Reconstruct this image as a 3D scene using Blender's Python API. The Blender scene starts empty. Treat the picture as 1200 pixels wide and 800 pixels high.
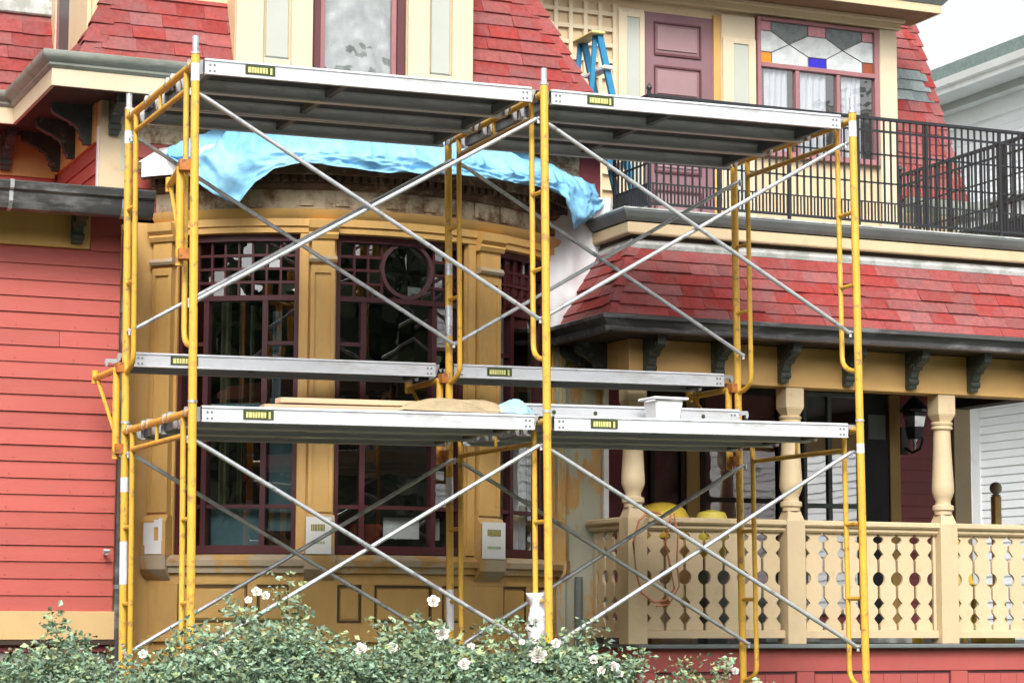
import bpy, math, random
from mathutils import Vector, Matrix
from mathutils import noise as mnoise
R = math.radians
rnd = random.Random(7)
S = bpy.context.scene
C = bpy.context.collection

# ------------------------------------------------------------------ camera, world, sun, exposure
cd = bpy.data.cameras.new('camera'); cam = bpy.data.objects.new('camera', cd); C.objects.link(cam)
cx_, cy_, cz_ = -3.276, -12.173, 0.962
yaw, pit, rol, foc = 0.40269, 0.11819, 0.00387, 2668.8
fw = Vector((math.sin(yaw)*math.cos(pit), math.cos(yaw)*math.cos(pit), math.sin(pit)))
rt = Vector((math.cos(yaw), -math.sin(yaw), 0)); up = rt.cross(fw)
r2 = rt*math.cos(rol)+up*math.sin(rol); u2 = -rt*math.sin(rol)+up*math.cos(rol)
cam.matrix_world = Matrix(((r2.x, u2.x, -fw.x, cx_), (r2.y, u2.y, -fw.y, cy_), (r2.z, u2.z, -fw.z, cz_), (0, 0, 0, 1)))
cd.sensor_width = 36; cd.lens = foc/1200*36; cd.clip_start = .1; cd.clip_end = 3000
S.camera = cam
SUN_EL, SUN_AZ = 40, 205          # degrees; azimuth clockwise from +Y (sun behind and left of the viewer)
w = bpy.data.worlds.new('World'); S.world = w; w.use_nodes = True
nt = w.node_tree; bg = nt.nodes['Background']
sky = nt.nodes.new('ShaderNodeTexSky'); sky.sky_type = 'NISHITA'; sky.sun_disc = False
sky.sun_elevation = R(SUN_EL); sky.sun_rotation = R(SUN_AZ); sky.dust_density = 6; sky.air_density = 1.2; sky.ozone_density = 1
hs = nt.nodes.new('ShaderNodeHueSaturation'); hs.inputs['Saturation'].default_value = .12; hs.inputs['Value'].default_value = 1.25
nt.links.new(sky.outputs[0], hs.inputs['Color']); nt.links.new(hs.outputs[0], bg.inputs[0])
bg.inputs[1].default_value = .15
sl = bpy.data.lights.new('sun', 'SUN'); so = bpy.data.objects.new('sun', sl); C.objects.link(so)
sl.energy = .95; sl.angle = R(16); sl.color = (1, .95, .87)
so.rotation_euler = Vector((-math.sin(R(SUN_AZ))*math.cos(R(SUN_EL)), -math.cos(R(SUN_AZ))*math.cos(R(SUN_EL)), -math.sin(R(SUN_EL)))).to_track_quat('-Z', 'Y').to_euler()
S.view_settings.view_transform = 'Standard'; S.view_settings.look = 'None'; S.view_settings.gamma = 1
S.view_settings.exposure = .55
S.cycles.max_bounces = 6; S.cycles.transparent_max_bounces = 12; S.cycles.caustics_reflective = False; S.cycles.caustics_refractive = False

# ------------------------------------------------------------------ materials
def lin(c):
    return tuple(((v/255)/12.92 if v/255 <= .04045 else ((v/255+.055)/1.055)**2.4) for v in c)
MATS = {}
def mat(name, col, rough=.6, var=.1, scale=5., bump=.08, bscale=60., metal=0., rand=0., hrand=0., dirt=None, dirt_amt=.5, dscale=3., stretch=(1, 1, 1), island=0., spec=.4, dsharp=.08):
    m = bpy.data.materials.new(name); m.use_nodes = True; n = m.node_tree.nodes; l = m.node_tree.links
    b = n['Principled BSDF']; b.inputs['Roughness'].default_value = rough; b.inputs['Metallic'].default_value = metal
    b.inputs['Specular IOR Level'].default_value = spec
    tc = n.new('ShaderNodeTexCoord'); mp = n.new('ShaderNodeMapping'); mp.inputs['Scale'].default_value = stretch
    l.new(tc.outputs['Object'], mp.inputs[0])
    ns = n.new('ShaderNodeTexNoise'); ns.inputs['Scale'].default_value = scale; ns.inputs['Detail'].default_value = 5; ns.inputs['Roughness'].default_value = .65
    l.new(mp.outputs[0], ns.inputs[0])
    mr = n.new('ShaderNodeMapRange'); mr.inputs[1].default_value = .3; mr.inputs[2].default_value = .7
    mr.inputs[3].default_value = 1-var; mr.inputs[4].default_value = 1+var; l.new(ns.outputs[0], mr.inputs[0])
    val = mr.outputs[0]
    if rand:
        oi = n.new('ShaderNodeObjectInfo'); r_ = n.new('ShaderNodeMapRange'); r_.inputs[3].default_value = 1-rand; r_.inputs[4].default_value = 1+rand
        l.new(oi.outputs['Random'], r_.inputs[0]); mm = n.new('ShaderNodeMath'); mm.operation = 'MULTIPLY'
        l.new(val, mm.inputs[0]); l.new(r_.outputs[0], mm.inputs[1]); val = mm.outputs[0]
    if island:
        gi = n.new('ShaderNodeNewGeometry'); r_ = n.new('ShaderNodeMapRange'); r_.inputs[3].default_value = 1-island; r_.inputs[4].default_value = 1+island
        l.new(gi.outputs['Random Per Island'], r_.inputs[0]); mm = n.new('ShaderNodeMath'); mm.operation = 'MULTIPLY'
        l.new(val, mm.inputs[0]); l.new(r_.outputs[0], mm.inputs[1]); val = mm.outputs[0]
    hv = n.new('ShaderNodeHueSaturation'); hv.inputs['Color'].default_value = (*col, 1); l.new(val, hv.inputs['Value'])
    if hrand or island:
        src = n.new('ShaderNodeObjectInfo').outputs['Random'] if not island else n.new('ShaderNodeNewGeometry').outputs['Random Per Island']
        q = n.new('ShaderNodeMath'); q.operation = 'MULTIPLY'; q.inputs[1].default_value = 7.31; l.new(src, q.inputs[0])
        q2 = n.new('ShaderNodeMath'); q2.operation = 'FRACT'; l.new(q.outputs[0], q2.inputs[0])
        r_ = n.new('ShaderNodeMapRange'); h = hrand or .03; r_.inputs[3].default_value = 1-h*6; r_.inputs[4].default_value = 1+h*3
        l.new(q2.outputs[0], r_.inputs[0]); l.new(r_.outputs[0], hv.inputs['Saturation'])
    out = hv.outputs[0]
    if dirt:
        d2 = n.new('ShaderNodeTexNoise'); d2.inputs['Scale'].default_value = dscale; d2.inputs['Detail'].default_value = 8; d2.inputs['Roughness'].default_value = .7
        l.new(mp.outputs[0], d2.inputs[0])
        dr = n.new('ShaderNodeMapRange'); t = .62-.35*dirt_amt; dr.inputs[1].default_value = t; dr.inputs[2].default_value = t+dsharp; l.new(d2.outputs[0], dr.inputs[0])
        mx = n.new('ShaderNodeMix'); mx.data_type = 'RGBA'; l.new(dr.outputs[0], mx.inputs['Factor']); l.new(out, mx.inputs['A']); mx.inputs['B'].default_value = (*dirt, 1)
        out = mx.outputs['Result']
    l.new(out, b.inputs['Base Color'])
    if bump:
        bn = n.new('ShaderNodeTexNoise'); bn.inputs['Scale'].default_value = bscale; bn.inputs['Detail'].default_value = 4; l.new(mp.outputs[0], bn.inputs[0])
        bp = n.new('ShaderNodeBump'); bp.inputs['Strength'].default_value = bump; bp.inputs['Distance'].default_value = .01; l.new(bn.outputs[0], bp.inputs['Height']); l.new(bp.outputs[0], b.inputs['Normal'])
    MATS[name] = m
    return m

red = mat('red_clapboard_paint', (.43, .090, .072), .5, .06, 2.5, .12, 30, rand=.10, stretch=(1, 4, 4), dirt=(.33, .105, .09), dirt_amt=.18, dscale=5, dsharp=.25)
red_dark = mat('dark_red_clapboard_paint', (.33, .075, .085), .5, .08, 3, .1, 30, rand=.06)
red_base = mat('red_porch_base_paint', (.42, .095, .085), .5, .08, 2, .1, 30, dirt=(.32, .10, .09), dirt_amt=.2, dscale=6, dsharp=.2)
cream = mat('cream_trim_paint', (.62, .485, .305), .55, .07, 3, .12, 40, rand=.045, dirt=(.47, .34, .20), dirt_amt=.26, dscale=6, dsharp=.3)
cream_l = mat('pale_cream_paint', (.62, .525, .37), .5, .05, 3, .06, 40)
ochre = mat('ochre_trim_paint', (.60, .365, .12), .6, .14, 2.2, .12, 35, stretch=(1, 1, .35), dirt=(.42, .25, .09), dirt_amt=.30, dscale=2.5, dsharp=.3)
ochre_d = mat('weathered_ochre_paint', (.46, .28, .10), .7, .2, 3, .25, 30, dirt=(.42, .34, .24), dirt_amt=.45, dscale=4, dsharp=.06)
peel = mat('peeling_ochre_paint', (.50, .29, .10), .75, .2, 3, .3, 25, stretch=(1, 1, .3), dirt=(.40, .40, .31), dirt_amt=.5, dscale=4, dsharp=.05)
frieze_m = mat('blistered_frieze_paint', (.50, .42, .30), .8, .25, 4, .35, 25, dirt=(.20, .12, .07), dirt_amt=.45, dscale=5, dsharp=.12)
dentil_m = mat('bare_dark_wood', (.10, .065, .045), .85, .3, 8, .3, 40, dirt=(.22, .16, .11), dirt_amt=.3, dscale=9)
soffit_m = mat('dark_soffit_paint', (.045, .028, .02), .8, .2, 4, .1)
prime = mat('white_primer', (.80, .81, .81), .7, .05, 3, .1, 30, dirt=(.60, .61, .60), dirt_amt=.2, dscale=4, dsharp=.3)
sash = mat('maroon_sash_paint', (.065, .014, .017), .45, .15, 4, .08)
mauve = mat('mauve_sash_paint', (.33, .15, .16), .45, .1, 4, .06)
mauve_door = mat('mauve_door_paint', (.23, .125, .14), .5, .08, 3, .06)
mauve_panel = mat('mauve_door_panel_paint', (.31, .195, .205), .5, .08, 3, .06)
mauve_dk = mat('dark_mauve_moulding_paint', (.11, .035, .04), .5, .08, 3, .06)
grey_panel = mat('pale_grey_panel_paint', (.43, .45, .40), .55, .05, 3, .05)
shing = mat('red_asphalt_shingle', (.33, .06, .055), .9, .24, 30, .9, 260, rand=.14, hrand=.03, dirt=(.24, .13, .13), dirt_amt=.42, dscale=6, dsharp=.35)
shing_g = mat('grey_asphalt_shingle', (.27, .32, .32), .9, .2, 26, .9, 260, rand=.2)
flash_m = mat('galvanised_flashing', (.50, .51, .50), .5, .15, 8, .1, metal=.2, dirt=(.35, .37, .34), dirt_amt=.4, dscale=7)
gut_dark = mat('black_weathered_gutter', (.055, .055, .055), .42, .4, 6, .2, 30, stretch=(.3, 1, 1), spec=.6, dirt=(.20, .20, .20), dirt_amt=.35, dscale=7, dsharp=.15)
gut_grey = mat('grey_green_gutter', (.27, .29, .25), .45, .2, 5, .1, 30, stretch=(.3, 1, 1), dirt=(.13, .14, .12), dirt_amt=.3, dscale=6, dsharp=.2)
slate_m = mat('slate_grey_paint', (.16, .18, .18), .5, .15, 4, .1)
corbel_m = mat('grey_green_corbel_glint_paint', (.045, .055, .045), .5, .35, 12, .3, 40, dirt=(.16, .17, .15), dirt_amt=.12, dscale=16)  # near-black base; pale noise flecks are small highlights put into the colour
stone = mat('grey_foundation_stone', (.24, .22, .20), .9, .25, 6, .6, 30)
iron = mat('black_iron', (.018, .02, .024), .45, .2, 8, .1, spec=.5)
yel = mat('yellow_scaffold_paint', (.70, .40, .05), .38, .1, 7, .12, 60, dirt=(.33, .19, .07), dirt_amt=.2, dscale=16, dsharp=.1, spec=.5)
rust = mat('rusty_orange_steel', (.46, .16, .03), .6, .3, 15, .3, 60, dirt=(.16, .08, .05), dirt_amt=.3, dscale=20)
galv = mat('galvanised_tube', (.58, .60, .62), .36, .15, 14, .15, 80, metal=.55, dirt=(.33, .33, .34), dirt_amt=.2, dscale=12)
alu = mat('aluminium_plank_rail', (.64, .66, .69), .42, .10, 5, .12, 50, metal=.25, rand=.08, stretch=(.35, 1, 1), dirt=(.46, .45, .43), dirt_amt=.26, dscale=11, dsharp=.22)
alu_r = mat('lit_aluminium_rib', (.16, .18, .20), .5, .15, 6, .1, metal=.3)  # paler than the deck underside, so lit ribs are put into the colour
alu_d = mat('shaded_aluminium_underside', (.075, .085, .10), .55, .15, 4, .15, 40, metal=.3, stretch=(.3, 1, 1), dirt=(.09, .055, .04), dirt_amt=.42, dscale=5, dsharp=.2)  # aluminium with the shade below the planks put into its colour
sticker_m = mat('white_sticker', (.75, .75, .76), .45, .1, 10, 0)
lab_dk = mat('label_dark_green', (.045, .06, .02), .5, .2, 30, 0)
lab_y = mat('label_yellow_print', (.62, .60, .22), .5, .2, 60, 0)
tarp_m = mat('blue_tarpaulin', (.19, .46, .70), .55, .12, 4, .3, 40, dirt=(.34, .60, .76), dirt_amt=.45, dscale=2.2, dsharp=.4, spec=.4)
wood_m = mat('raw_pine_board', (.58, .42, .27), .7, .12, 5, .1, 60, stretch=(.15, 2, 2))
canvas = mat('tan_canvas_dropcloth', (.36, .28, .17), .9, .2, 9, .6, 40)
cloth_b = mat('pale_blue_cloth', (.30, .50, .62), .8, .25, 12, .5, 30)
white_pl = mat('white_plastic', (.80, .81, .80), .4, .04, 6, .05)
white_cl = mat('white_crumpled_plastic', (.80, .80, .82), .45, .1, 14, .6, 30, dirt=(.35, .34, .33), dirt_amt=.18, dscale=18)
paper = mat('white_notice_paper', (.70, .71, .70), .7, .05, 6, .05)
print_o = mat('olive_print', (.28, .25, .07), .8, .3, 80, 0)
print_g = mat('green_print', (.32, .42, .28), .8, .3, 80, 0)
yplast = mat('yellow_plastic', (.58, .41, .05), .4, .1, 5, .05)
orange_c = mat('orange_cable', (.62, .22, .13), .5, .1, 5, 0)
terra = mat('terracotta', (.22, .05, .03), .8, .15, 8, .1)
lad_b = mat('blue_fibreglass', (.03, .22, .40), .4, .1, 6, .05)
olive_refl = mat('olive_reflection_streak', (.07, .07, .035), .9, .3, 10, .3, stretch=(6, 6, .5))
pale_c = mat('pale_grey_curtain', (.62, .63, .68), .9, .15, 10, .3, stretch=(6, 6, .5))
teal_c = mat('teal_window_shade', (.09, .17, .19), .8, .15, 5, .05)
cyan_c = mat('pale_cyan_window_shade', (.25, .45, .46), .8, .1, 5, .05)
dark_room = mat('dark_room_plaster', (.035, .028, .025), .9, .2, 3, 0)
nb_white = mat('white_vinyl_siding', (.84, .86, .88), .5, .04, 2, .05, rand=.02)
nb_roof = mat('grey_green_shingle', (.20, .26, .25), .9, .25, 20, .6, 120)
nb_grey = mat('pale_grey_soffit', (.52, .55, .55), .6, .06, 3, .05)
soil = mat('lawn_soil', (.07, .085, .04), .95, .4, 2, .8, 30)
leaf_m = mat('rose_leaf', (.20, .31, .205), .5, .12, 20, 0, island=.6, spec=.5)
leaf_y = mat('yellow_green_rose_leaf', (.30, .37, .18), .55, .12, 20, 0, island=.4)
stem_m = mat('rose_cane', (.20, .19, .09), .7, .2, 20, .2)
petal = mat('white_rose_petal', (.74, .70, .64), .6, .05, 20, 0)
far_leaf = mat('far_tree_leaf', (.12, .155, .085), .8, .3, .15, 0, island=.6)
bark = mat('bark', (.09, .07, .05), .95, .3, 8, .5)
lead_m = mat('lead_came', (.10, .09, .09), .5, .1, 8, 0)
for nm, cc in (('orange_glass', (.7, .25, .02)), ('blue_glass', (.03, .02, .45)), ('brown_glass', (.30, .07, .03)), ('rose_glass', (.5, .2, .22))):
    mat(nm, cc, .15, .15, 30, .1)

def glass(name, tint, refl=1.0, ior=1.55, bumps=.0, rough=.0):
    m = bpy.data.materials.new(name); m.use_nodes = True; n = m.node_tree.nodes; l = m.node_tree.links
    for x in list(n):
        if x.type != 'OUTPUT_MATERIAL': n.remove(x)
    o = [x for x in n if x.type == 'OUTPUT_MATERIAL'][0]
    t = n.new('ShaderNodeBsdfTransparent'); t.inputs[0].default_value = (*tint, 1)
    g = n.new('ShaderNodeBsdfGlossy'); g.inputs['Roughness'].default_value = rough; g.inputs[0].default_value = (refl, refl, refl, 1)
    f_ = n.new('ShaderNodeLayerWeight'); f_.inputs['Blend'].default_value = .5     # same from both sides, so daylight enters the rooms
    p5 = n.new('ShaderNodeMath'); p5.operation = 'POWER'; p5.inputs[1].default_value = 4; l.new(f_.outputs['Facing'], p5.inputs[0])
    F0 = ((ior-1)/(ior+1))**2*1.8
    mrg = n.new('ShaderNodeMapRange'); mrg.inputs[3].default_value = F0; mrg.inputs[4].default_value = 1; l.new(p5.outputs[0], mrg.inputs[0])
    mx = n.new('ShaderNodeMixShader'); l.new(mrg.outputs[0], mx.inputs[0]); l.new(t.outputs[0], mx.inputs[1]); l.new(g.outputs[0], mx.inputs[2]); l.new(mx.outputs[0], o.inputs[0])
    if bumps:
        tc = n.new('ShaderNodeTexCoord'); ns = n.new('ShaderNodeTexNoise'); ns.inputs['Scale'].default_value = 3.5; ns.inputs['Detail'].default_value = 2
        l.new(tc.outputs['Object'], ns.inputs[0]); bp = n.new('ShaderNodeBump'); bp.inputs['Strength'].default_value = bumps; bp.inputs['Distance'].default_value = .02
        l.new(ns.outputs[0], bp.inputs['Height']); l.new(bp.outputs[0], g.inputs['Normal']); l.new(bp.outputs[0], f_.inputs['Normal'])
    MATS[name] = m; return m
g_old = glass('old_window_glass', (.8, .83, .83), 1, 1.8, .035)
g_up = glass('upper_window_glass', (.88, .9, .9), 1, 2.0, .3, .02)
g_porch = glass('porch_window_glass', (.5, .55, .58), 1, 3.2, .02)

# ------------------------------------------------------------------ mesh helpers
class MB:
    def __init__(s): s.v = []; s.f = []
    def quad(s, a, b, c, d):
        n = len(s.v); s.v += [tuple(a), tuple(b), tuple(c), tuple(d)]; s.f.append((n, n+1, n+2, n+3)); return s
    def hexa(s, p):      # 8 points: bottom 0-3 (ccw), top 4-7
        n = len(s.v); s.v += [tuple(q) for q in p]
        for q in ((3, 2, 1, 0), (4, 5, 6, 7), (0, 1, 5, 4), (1, 2, 6, 5), (2, 3, 7, 6), (3, 0, 4, 7)): s.f.append(tuple(n+i for i in q))
        return s
    def box(s, x0, x1, y0, y1, z0, z1):
        return s.hexa([(x0, y0, z0), (x1, y0, z0), (x1, y1, z0), (x0, y1, z0), (x0, y0, z1), (x1, y0, z1), (x1, y1, z1), (x0, y1, z1)])
    def tube(s, pts, r, n=8, cap=True, r_end=None):
        pts = [Vector(p) for p in pts]; base = len(s.v); k = len(pts); ref = None
        for i, p in enumerate(pts):
            d = (pts[min(i+1, k-1)]-pts[max(i-1, 0)]).normalized()
            if ref is None: ref = Vector((0, 0, 1)) if abs(d.z) < .9 else Vector((1, 0, 0))
            a = d.cross(ref).normalized(); b = d.cross(a).normalized(); ref = -a.cross(d) if False else ref
            rr = r if r_end is None else r+(r_end-r)*i/(k-1)
            for j in range(n):
                t = 2*math.pi*j/n; s.v.append(tuple(p+a*math.cos(t)*rr+b*math.sin(t)*rr))
        for i in range(k-1):
            for j in range(n):
                s.f.append((base+i*n+j, base+i*n+(j+1) % n, base+(i+1)*n+(j+1) % n, base+(i+1)*n+j))
        if cap:
            s.f.append(tuple(base+j for j in range(n))[::-1]); s.f.append(tuple(base+(k-1)*n+j for j in range(n)))
        return s
    def lathe(s, cx, cy, prof, n=20):
        base = len(s.v); k = len(prof)
        for z, r in prof:
            for j in range(n):
                t = 2*math.pi*j/n; s.v.append((cx+r*math.cos(t), cy+r*math.sin(t), z))
        for i in range(k-1):
            for j in range(n): s.f.append((base+i*n+j, base+i*n+(j+1) % n, base+(i+1)*n+(j+1) % n, base+(i+1)*n+j))
        s.f.append(tuple(base+j for j in range(n))[::-1]); s.f.append(tuple(base+(k-1)*n+j for j in range(n)))
        return s
    def prism(s, prof, O, A, B, D, dpt):   # 2D profile (a,b) in axes A,B extruded along D
        O, A, B, D = Vector(O), Vector(A), Vector(B), Vector(D); n = len(prof); base = len(s.v)
        for t in (0, dpt):
            for a, b in prof: s.v.append(tuple(O+A*a+B*b+D*t))
        s.f.append(tuple(range(base, base+n))[::-1]); s.f.append(tuple(range(base+n, base+2*n)))
        for i in range(n): s.f.append((base+i, base+(i+1) % n, base+n+(i+1) % n, base+n+i))
        return s
    def sweep(s, prof, pts):   # profile (out, z) swept along plan points with mitred corners; outward = right-hand normal side
        P = [Vector((p[0], p[1])) for p in pts]; k = len(P); n = len(prof); base = len(s.v)
        for i in range(k):
            d0 = (P[i]-P[i-1]).normalized() if i > 0 else (P[1]-P[0]).normalized()
            d1 = (P[i+1]-P[i]).normalized() if i < k-1 else d0
            n0 = Vector((d0.y, -d0.x)); n1 = Vector((d1.y, -d1.x)); m = (n0+n1); m = m/(m.dot(n0)) if m.length > .01 else n0
            for o, z in prof: q = P[i]+m*o; s.v.append((q.x, q.y, z))
        for i in range(k-1):
            for j in range(n): s.f.append((base+i*n+j, base+(i+1)*n+j, base+(i+1)*n+(j+1) % n, base+i*n+(j+1) % n))
        s.f.append(tuple(base+j for j in range(n))); s.f.append(tuple(base+(k-1)*n+j for j in range(n))[::-1])
        return s
def fix_normals(me):
    import bmesh
    bm = bmesh.new(); bm.from_mesh(me); bmesh.ops.recalc_face_normals(bm, faces=bm.faces); bm.to_mesh(me); bm.free()
def obj(name, mb, m, parent=None, smooth=False, bevel=0, local=False, label=None, kind=None, fix=True, xf=None):
    me = bpy.data.meshes.new(name); me.from_pydata(mb.v, [], mb.f)
    if smooth and not fix:      # weld shared corners so that cloth shades smoothly
        import bmesh
        bm = bmesh.new(); bm.from_mesh(me); bmesh.ops.remove_doubles(bm, verts=bm.verts, dist=.0004); bm.to_mesh(me); bm.free()
    if fix: fix_normals(me)
    for q in (m if isinstance(m, (list, tuple)) else [m]): me.materials.append(q)
    if smooth:
        me.polygons.foreach_set('use_smooth', [True]*len(me.polygons))
    o = bpy.data.objects.new(name, me); C.objects.link(o)
    if smooth and smooth != 2:
        try:
            me.set_sharp_from_angle(angle=R(40))
        except Exception: pass
    if parent is not None:
        o.parent = parent
        if not local: o.matrix_parent_inverse = WM[parent].inverted()
    WM[o] = (WM[parent] if (parent is not None and local) else Matrix())
    if bevel:
        b = o.modifiers.new('bevel', 'BEVEL'); b.width = bevel; b.segments = 1; b.limit_method = 'ANGLE'; b.angle_limit = R(50)
    if label: o['label'] = label
    if kind: o['kind'] = kind
    return o
WM = {}
def split_mb(mb):
    par = list(range(len(mb.v)))
    def f(a):
        while par[a] != a: par[a] = par[par[a]]; a = par[a]
        return a
    for q in mb.f:
        for k in q[1:]: par[f(k)] = f(q[0])
    g = {}
    for q in mb.f: g.setdefault(f(q[0]), []).append(q)
    out = []
    for fs in g.values():
        m = MB(); ix = {}
        for q in fs:
            for k in q:
                if k not in ix: ix[k] = len(m.v); m.v.append(mb.v[k])
            m.f.append(tuple(ix[k] for k in q))
        out.append(m)
    return out
def objs(name, mb, m, parent=None, **k):
    return [obj(name, q, m, parent, **k) for q in split_mb(mb)]
def thing(name, label, cat, loc=(0, 0, 0), rot=(0, 0, 0), group=None, mw=None):
    o = bpy.data.objects.new(name, None); C.objects.link(o); o.empty_display_size = .2
    if mw is not None: o.matrix_world = mw; WM[o] = mw.copy()
    else:
        o.location = loc; o.rotation_euler = rot
        from mathutils import Euler
        WM[o] = Matrix.LocRotScale(Vector(loc), Euler(rot), Vector((1, 1, 1)))
    o['label'] = label; o['category'] = cat
    if group: o['group'] = group
    return o
def tag(o, label, cat, group=None):
    o['label'] = label; o['category'] = cat
    if group: o['group'] = group
    return o
def copy_thing(src, mw, label=None, group=None):
    def rec(o, par):
        c = o.copy(); C.objects.link(c)
        if par is not None: c.parent = par
        for ch in kids.get(o, []): rec(ch, c)
        return c
    kids = {}
    for o in C.objects:
        if o.parent: kids.setdefault(o.parent, []).append(o)
    r = rec(src, None); r.matrix_world = mw; WM[r] = mw.copy()
    if label: r['label'] = label
    if group: r['group'] = group
    return r
def struct(name, mb, m, **k):
    o = obj(name, mb, m, **k); o['kind'] = 'structure'; return o
def bx(x0, x1, y0, y1, z0, z1): return MB().box(x0, x1, y0, y1, z0, z1)

# ------------------------------------------------------------------ ground
g = MB(); N = 24
for i in range(N):
    for j in range(N):
        x0, x1 = -300+600*i/N, -300+600*(i+1)/N; y0, y1 = -300+600*j/N, -300+600*(j+1)/N
        g.quad((x0, y0, 0), (x1, y0, 0), (x1, y1, 0), (x0, y1, 0))
struct('ground', g, soil)

struct('bounce_pavement', bx(-60, 60, -9.5, -6.5, .0, .06), mat('bounce_pavement_concrete', (.27, .265, .25), .85, .12, 2, .3, 50))  # unseen pavement, added to bounce light up onto the facade
struct('road', bx(-120, 120, -22, -9.6, -.02, .004), mat('road_asphalt', (.06, .06, .062), .85, .2, 3, .5, 80))

# ------------------------------------------------------------------ the house
H = thing('house', 'red and cream Victorian house with mansard roof, bow window and porch behind the scaffolding', 'house', (2, 4, 0))

def clapboards(O, U, V, Nn, n, expo, m, length, parent, x_of=None, name='clapboard'):
    O, U, V, Nn = Vector(O), Vector(U), Vector(V), Vector(Nn)
    for i in range(n):
        a, b = (0, length) if x_of is None else x_of(i)
        if b-a < .02: continue
        z0 = i*expo; t = .016+rnd.uniform(-.002, .003); sag = rnd.uniform(-.0015, .0015)
        cuts = [a, b]
        if b-a > 3: cuts = [a, b-rnd.uniform(.25, 2.6), b]
        for a, b in zip(cuts, cuts[1:]):
            if b != cuts[-1]: b -= .003
            P = []; t += rnd.uniform(-.0015, .0015)
            for (vv, o0, o1) in ((z0-.004+sag, -.002, t), (z0+expo+.006, -.002, .003)):
                P += [O+U*a+V*vv+Nn*o1, O+U*b+V*(vv+sag)+Nn*o1, O+U*b+V*(vv+sag)+Nn*o0, O+U*a+V*vv+Nn*o0]
            obj(name, MB().hexa(P), m, parent)

def shingles(O, U, V, Nn, rows, expo, xl, xr, parent, m, wmin=.17, wmax=.30, mfun=None, skip=None):
    """individual shingle tabs on a roof plane; xl(v), xr(v) bound it"""
    O, U, V, Nn = Vector(O), Vector(U), Vector(V), Vector(Nn)
    for i in range(rows):
        v0 = i*expo; v1 = v0+expo+.012; lo, hi = min(xl(v0), xl(v1)), max(xr(v0), xr(v1))
        x = lo-rnd.uniform(0, .15)
        while x < hi:
            wd = rnd.uniform(wmin, wmax); a, b = x, x+wd; x += wd+.002
            c = [max(a, xl(v0)), min(b, xr(v0)), min(b, xr(v1)), max(a, xl(v1))]
            if skip and skip((a+b)/2, v0): continue
            if c[1]-c[0] < .015 and c[2]-c[3] < .015: continue
            c[1] = max(c[1], c[0]+.001); c[2] = max(c[2], c[3]+.001)
            t = .013+rnd.choice((0, 0, .005, .009)); dv = rnd.uniform(-.004, .004); dw = rnd.uniform(-.003, .003)
            P = [O+U*c[0]+V*(v0+dv)+Nn*t, O+U*c[1]+V*(v0+dv+dw)+Nn*t, O+U*c[1]+V*(v0+dv+dw), O+U*c[0]+V*(v0+dv),
                 O+U*c[3]+V*v1+Nn*.003, O+U*c[2]+V*v1+Nn*.003, O+U*c[2]+V*v1-Nn*.002, O+U*c[3]+V*v1-Nn*.002]
            obj('shingle', MB().hexa(P), (mfun(i) if mfun else m), parent)

def hip_caps(p0, p1, n1, n2, n, wd, parent, m):
    """folded cap shingles running up a hip from p0 to p1; n1,n2 = in-plane directions away from the hip on both faces"""
    p0, p1, n1, n2 = Vector(p0), Vector(p1), Vector(n1).normalized(), Vector(n2).normalized(); d = (p1-p0)/n; up_ = -(n1+n2).normalized()
    for i in range(n):
        a = p0+d*i; b = a+d*1.1; lift = up_*.018; l2 = up_*.006
        mb = MB(); k = len(mb.v)
        lift = up_*.026
        pts = [a+n1*wd+lift*.8, a+lift*1.4, a+n2*wd+lift*.8, b+n1*wd+l2, b+l2*1.5, b+n2*wd+l2]
        lo = [q-up_*.012 for q in pts]
        mb.v += [tuple(q) for q in pts+lo]
        mb.f += [(0, 1, 4, 3), (1, 2, 5, 4), (6, 9, 10, 7), (7, 10, 11, 8), (0, 6, 7, 1), (1, 7, 8, 2), (0, 3, 9, 6), (2, 8, 11, 5), (3, 4, 10, 9), (4, 5, 11, 10)]
        obj('hip_cap_shingle', mb, m, parent)

def corbel(x, y, z, D, parent, h=.27, p=.25, wd=.065, m=None):
    """scrolled bracket: top at z, projects p along D from the wall point (x,y), h tall"""
    D = Vector(D); W = Vector((-D.y, D.x, 0)); prof = [(0, 0), (p, 0), (p, -.035)]
    for i in range(10):
        t = i/9; a = p*(1-t)**1.3*.92+.035+.018*math.sin(t*math.pi*3); prof.append((min(a, p-.004), -.04-(h-.08)*t))
    prof += [(.06, -h+.03), (.05, -h), (0, -h)]
    c = obj('corbel', MB().prism(prof, Vector((x, y, z))-W*wd/2, D, (0, 0, 1), W, wd), m or corbel_m, parent)
    mb = MB()
    for (a, b, r) in ((p*.80, -.055, .022), (p*.45, -h*.42, .024), (.052, -h*.80, .026)):
        q = Vector((x, y, z))+D*a+Vector((0, 0, b)); mb.tube([q-W*(wd/2+.008), q+W*(wd/2+.008)], r, 10)
    objs('scroll', mb, m or corbel_m, c)
    return c

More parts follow.
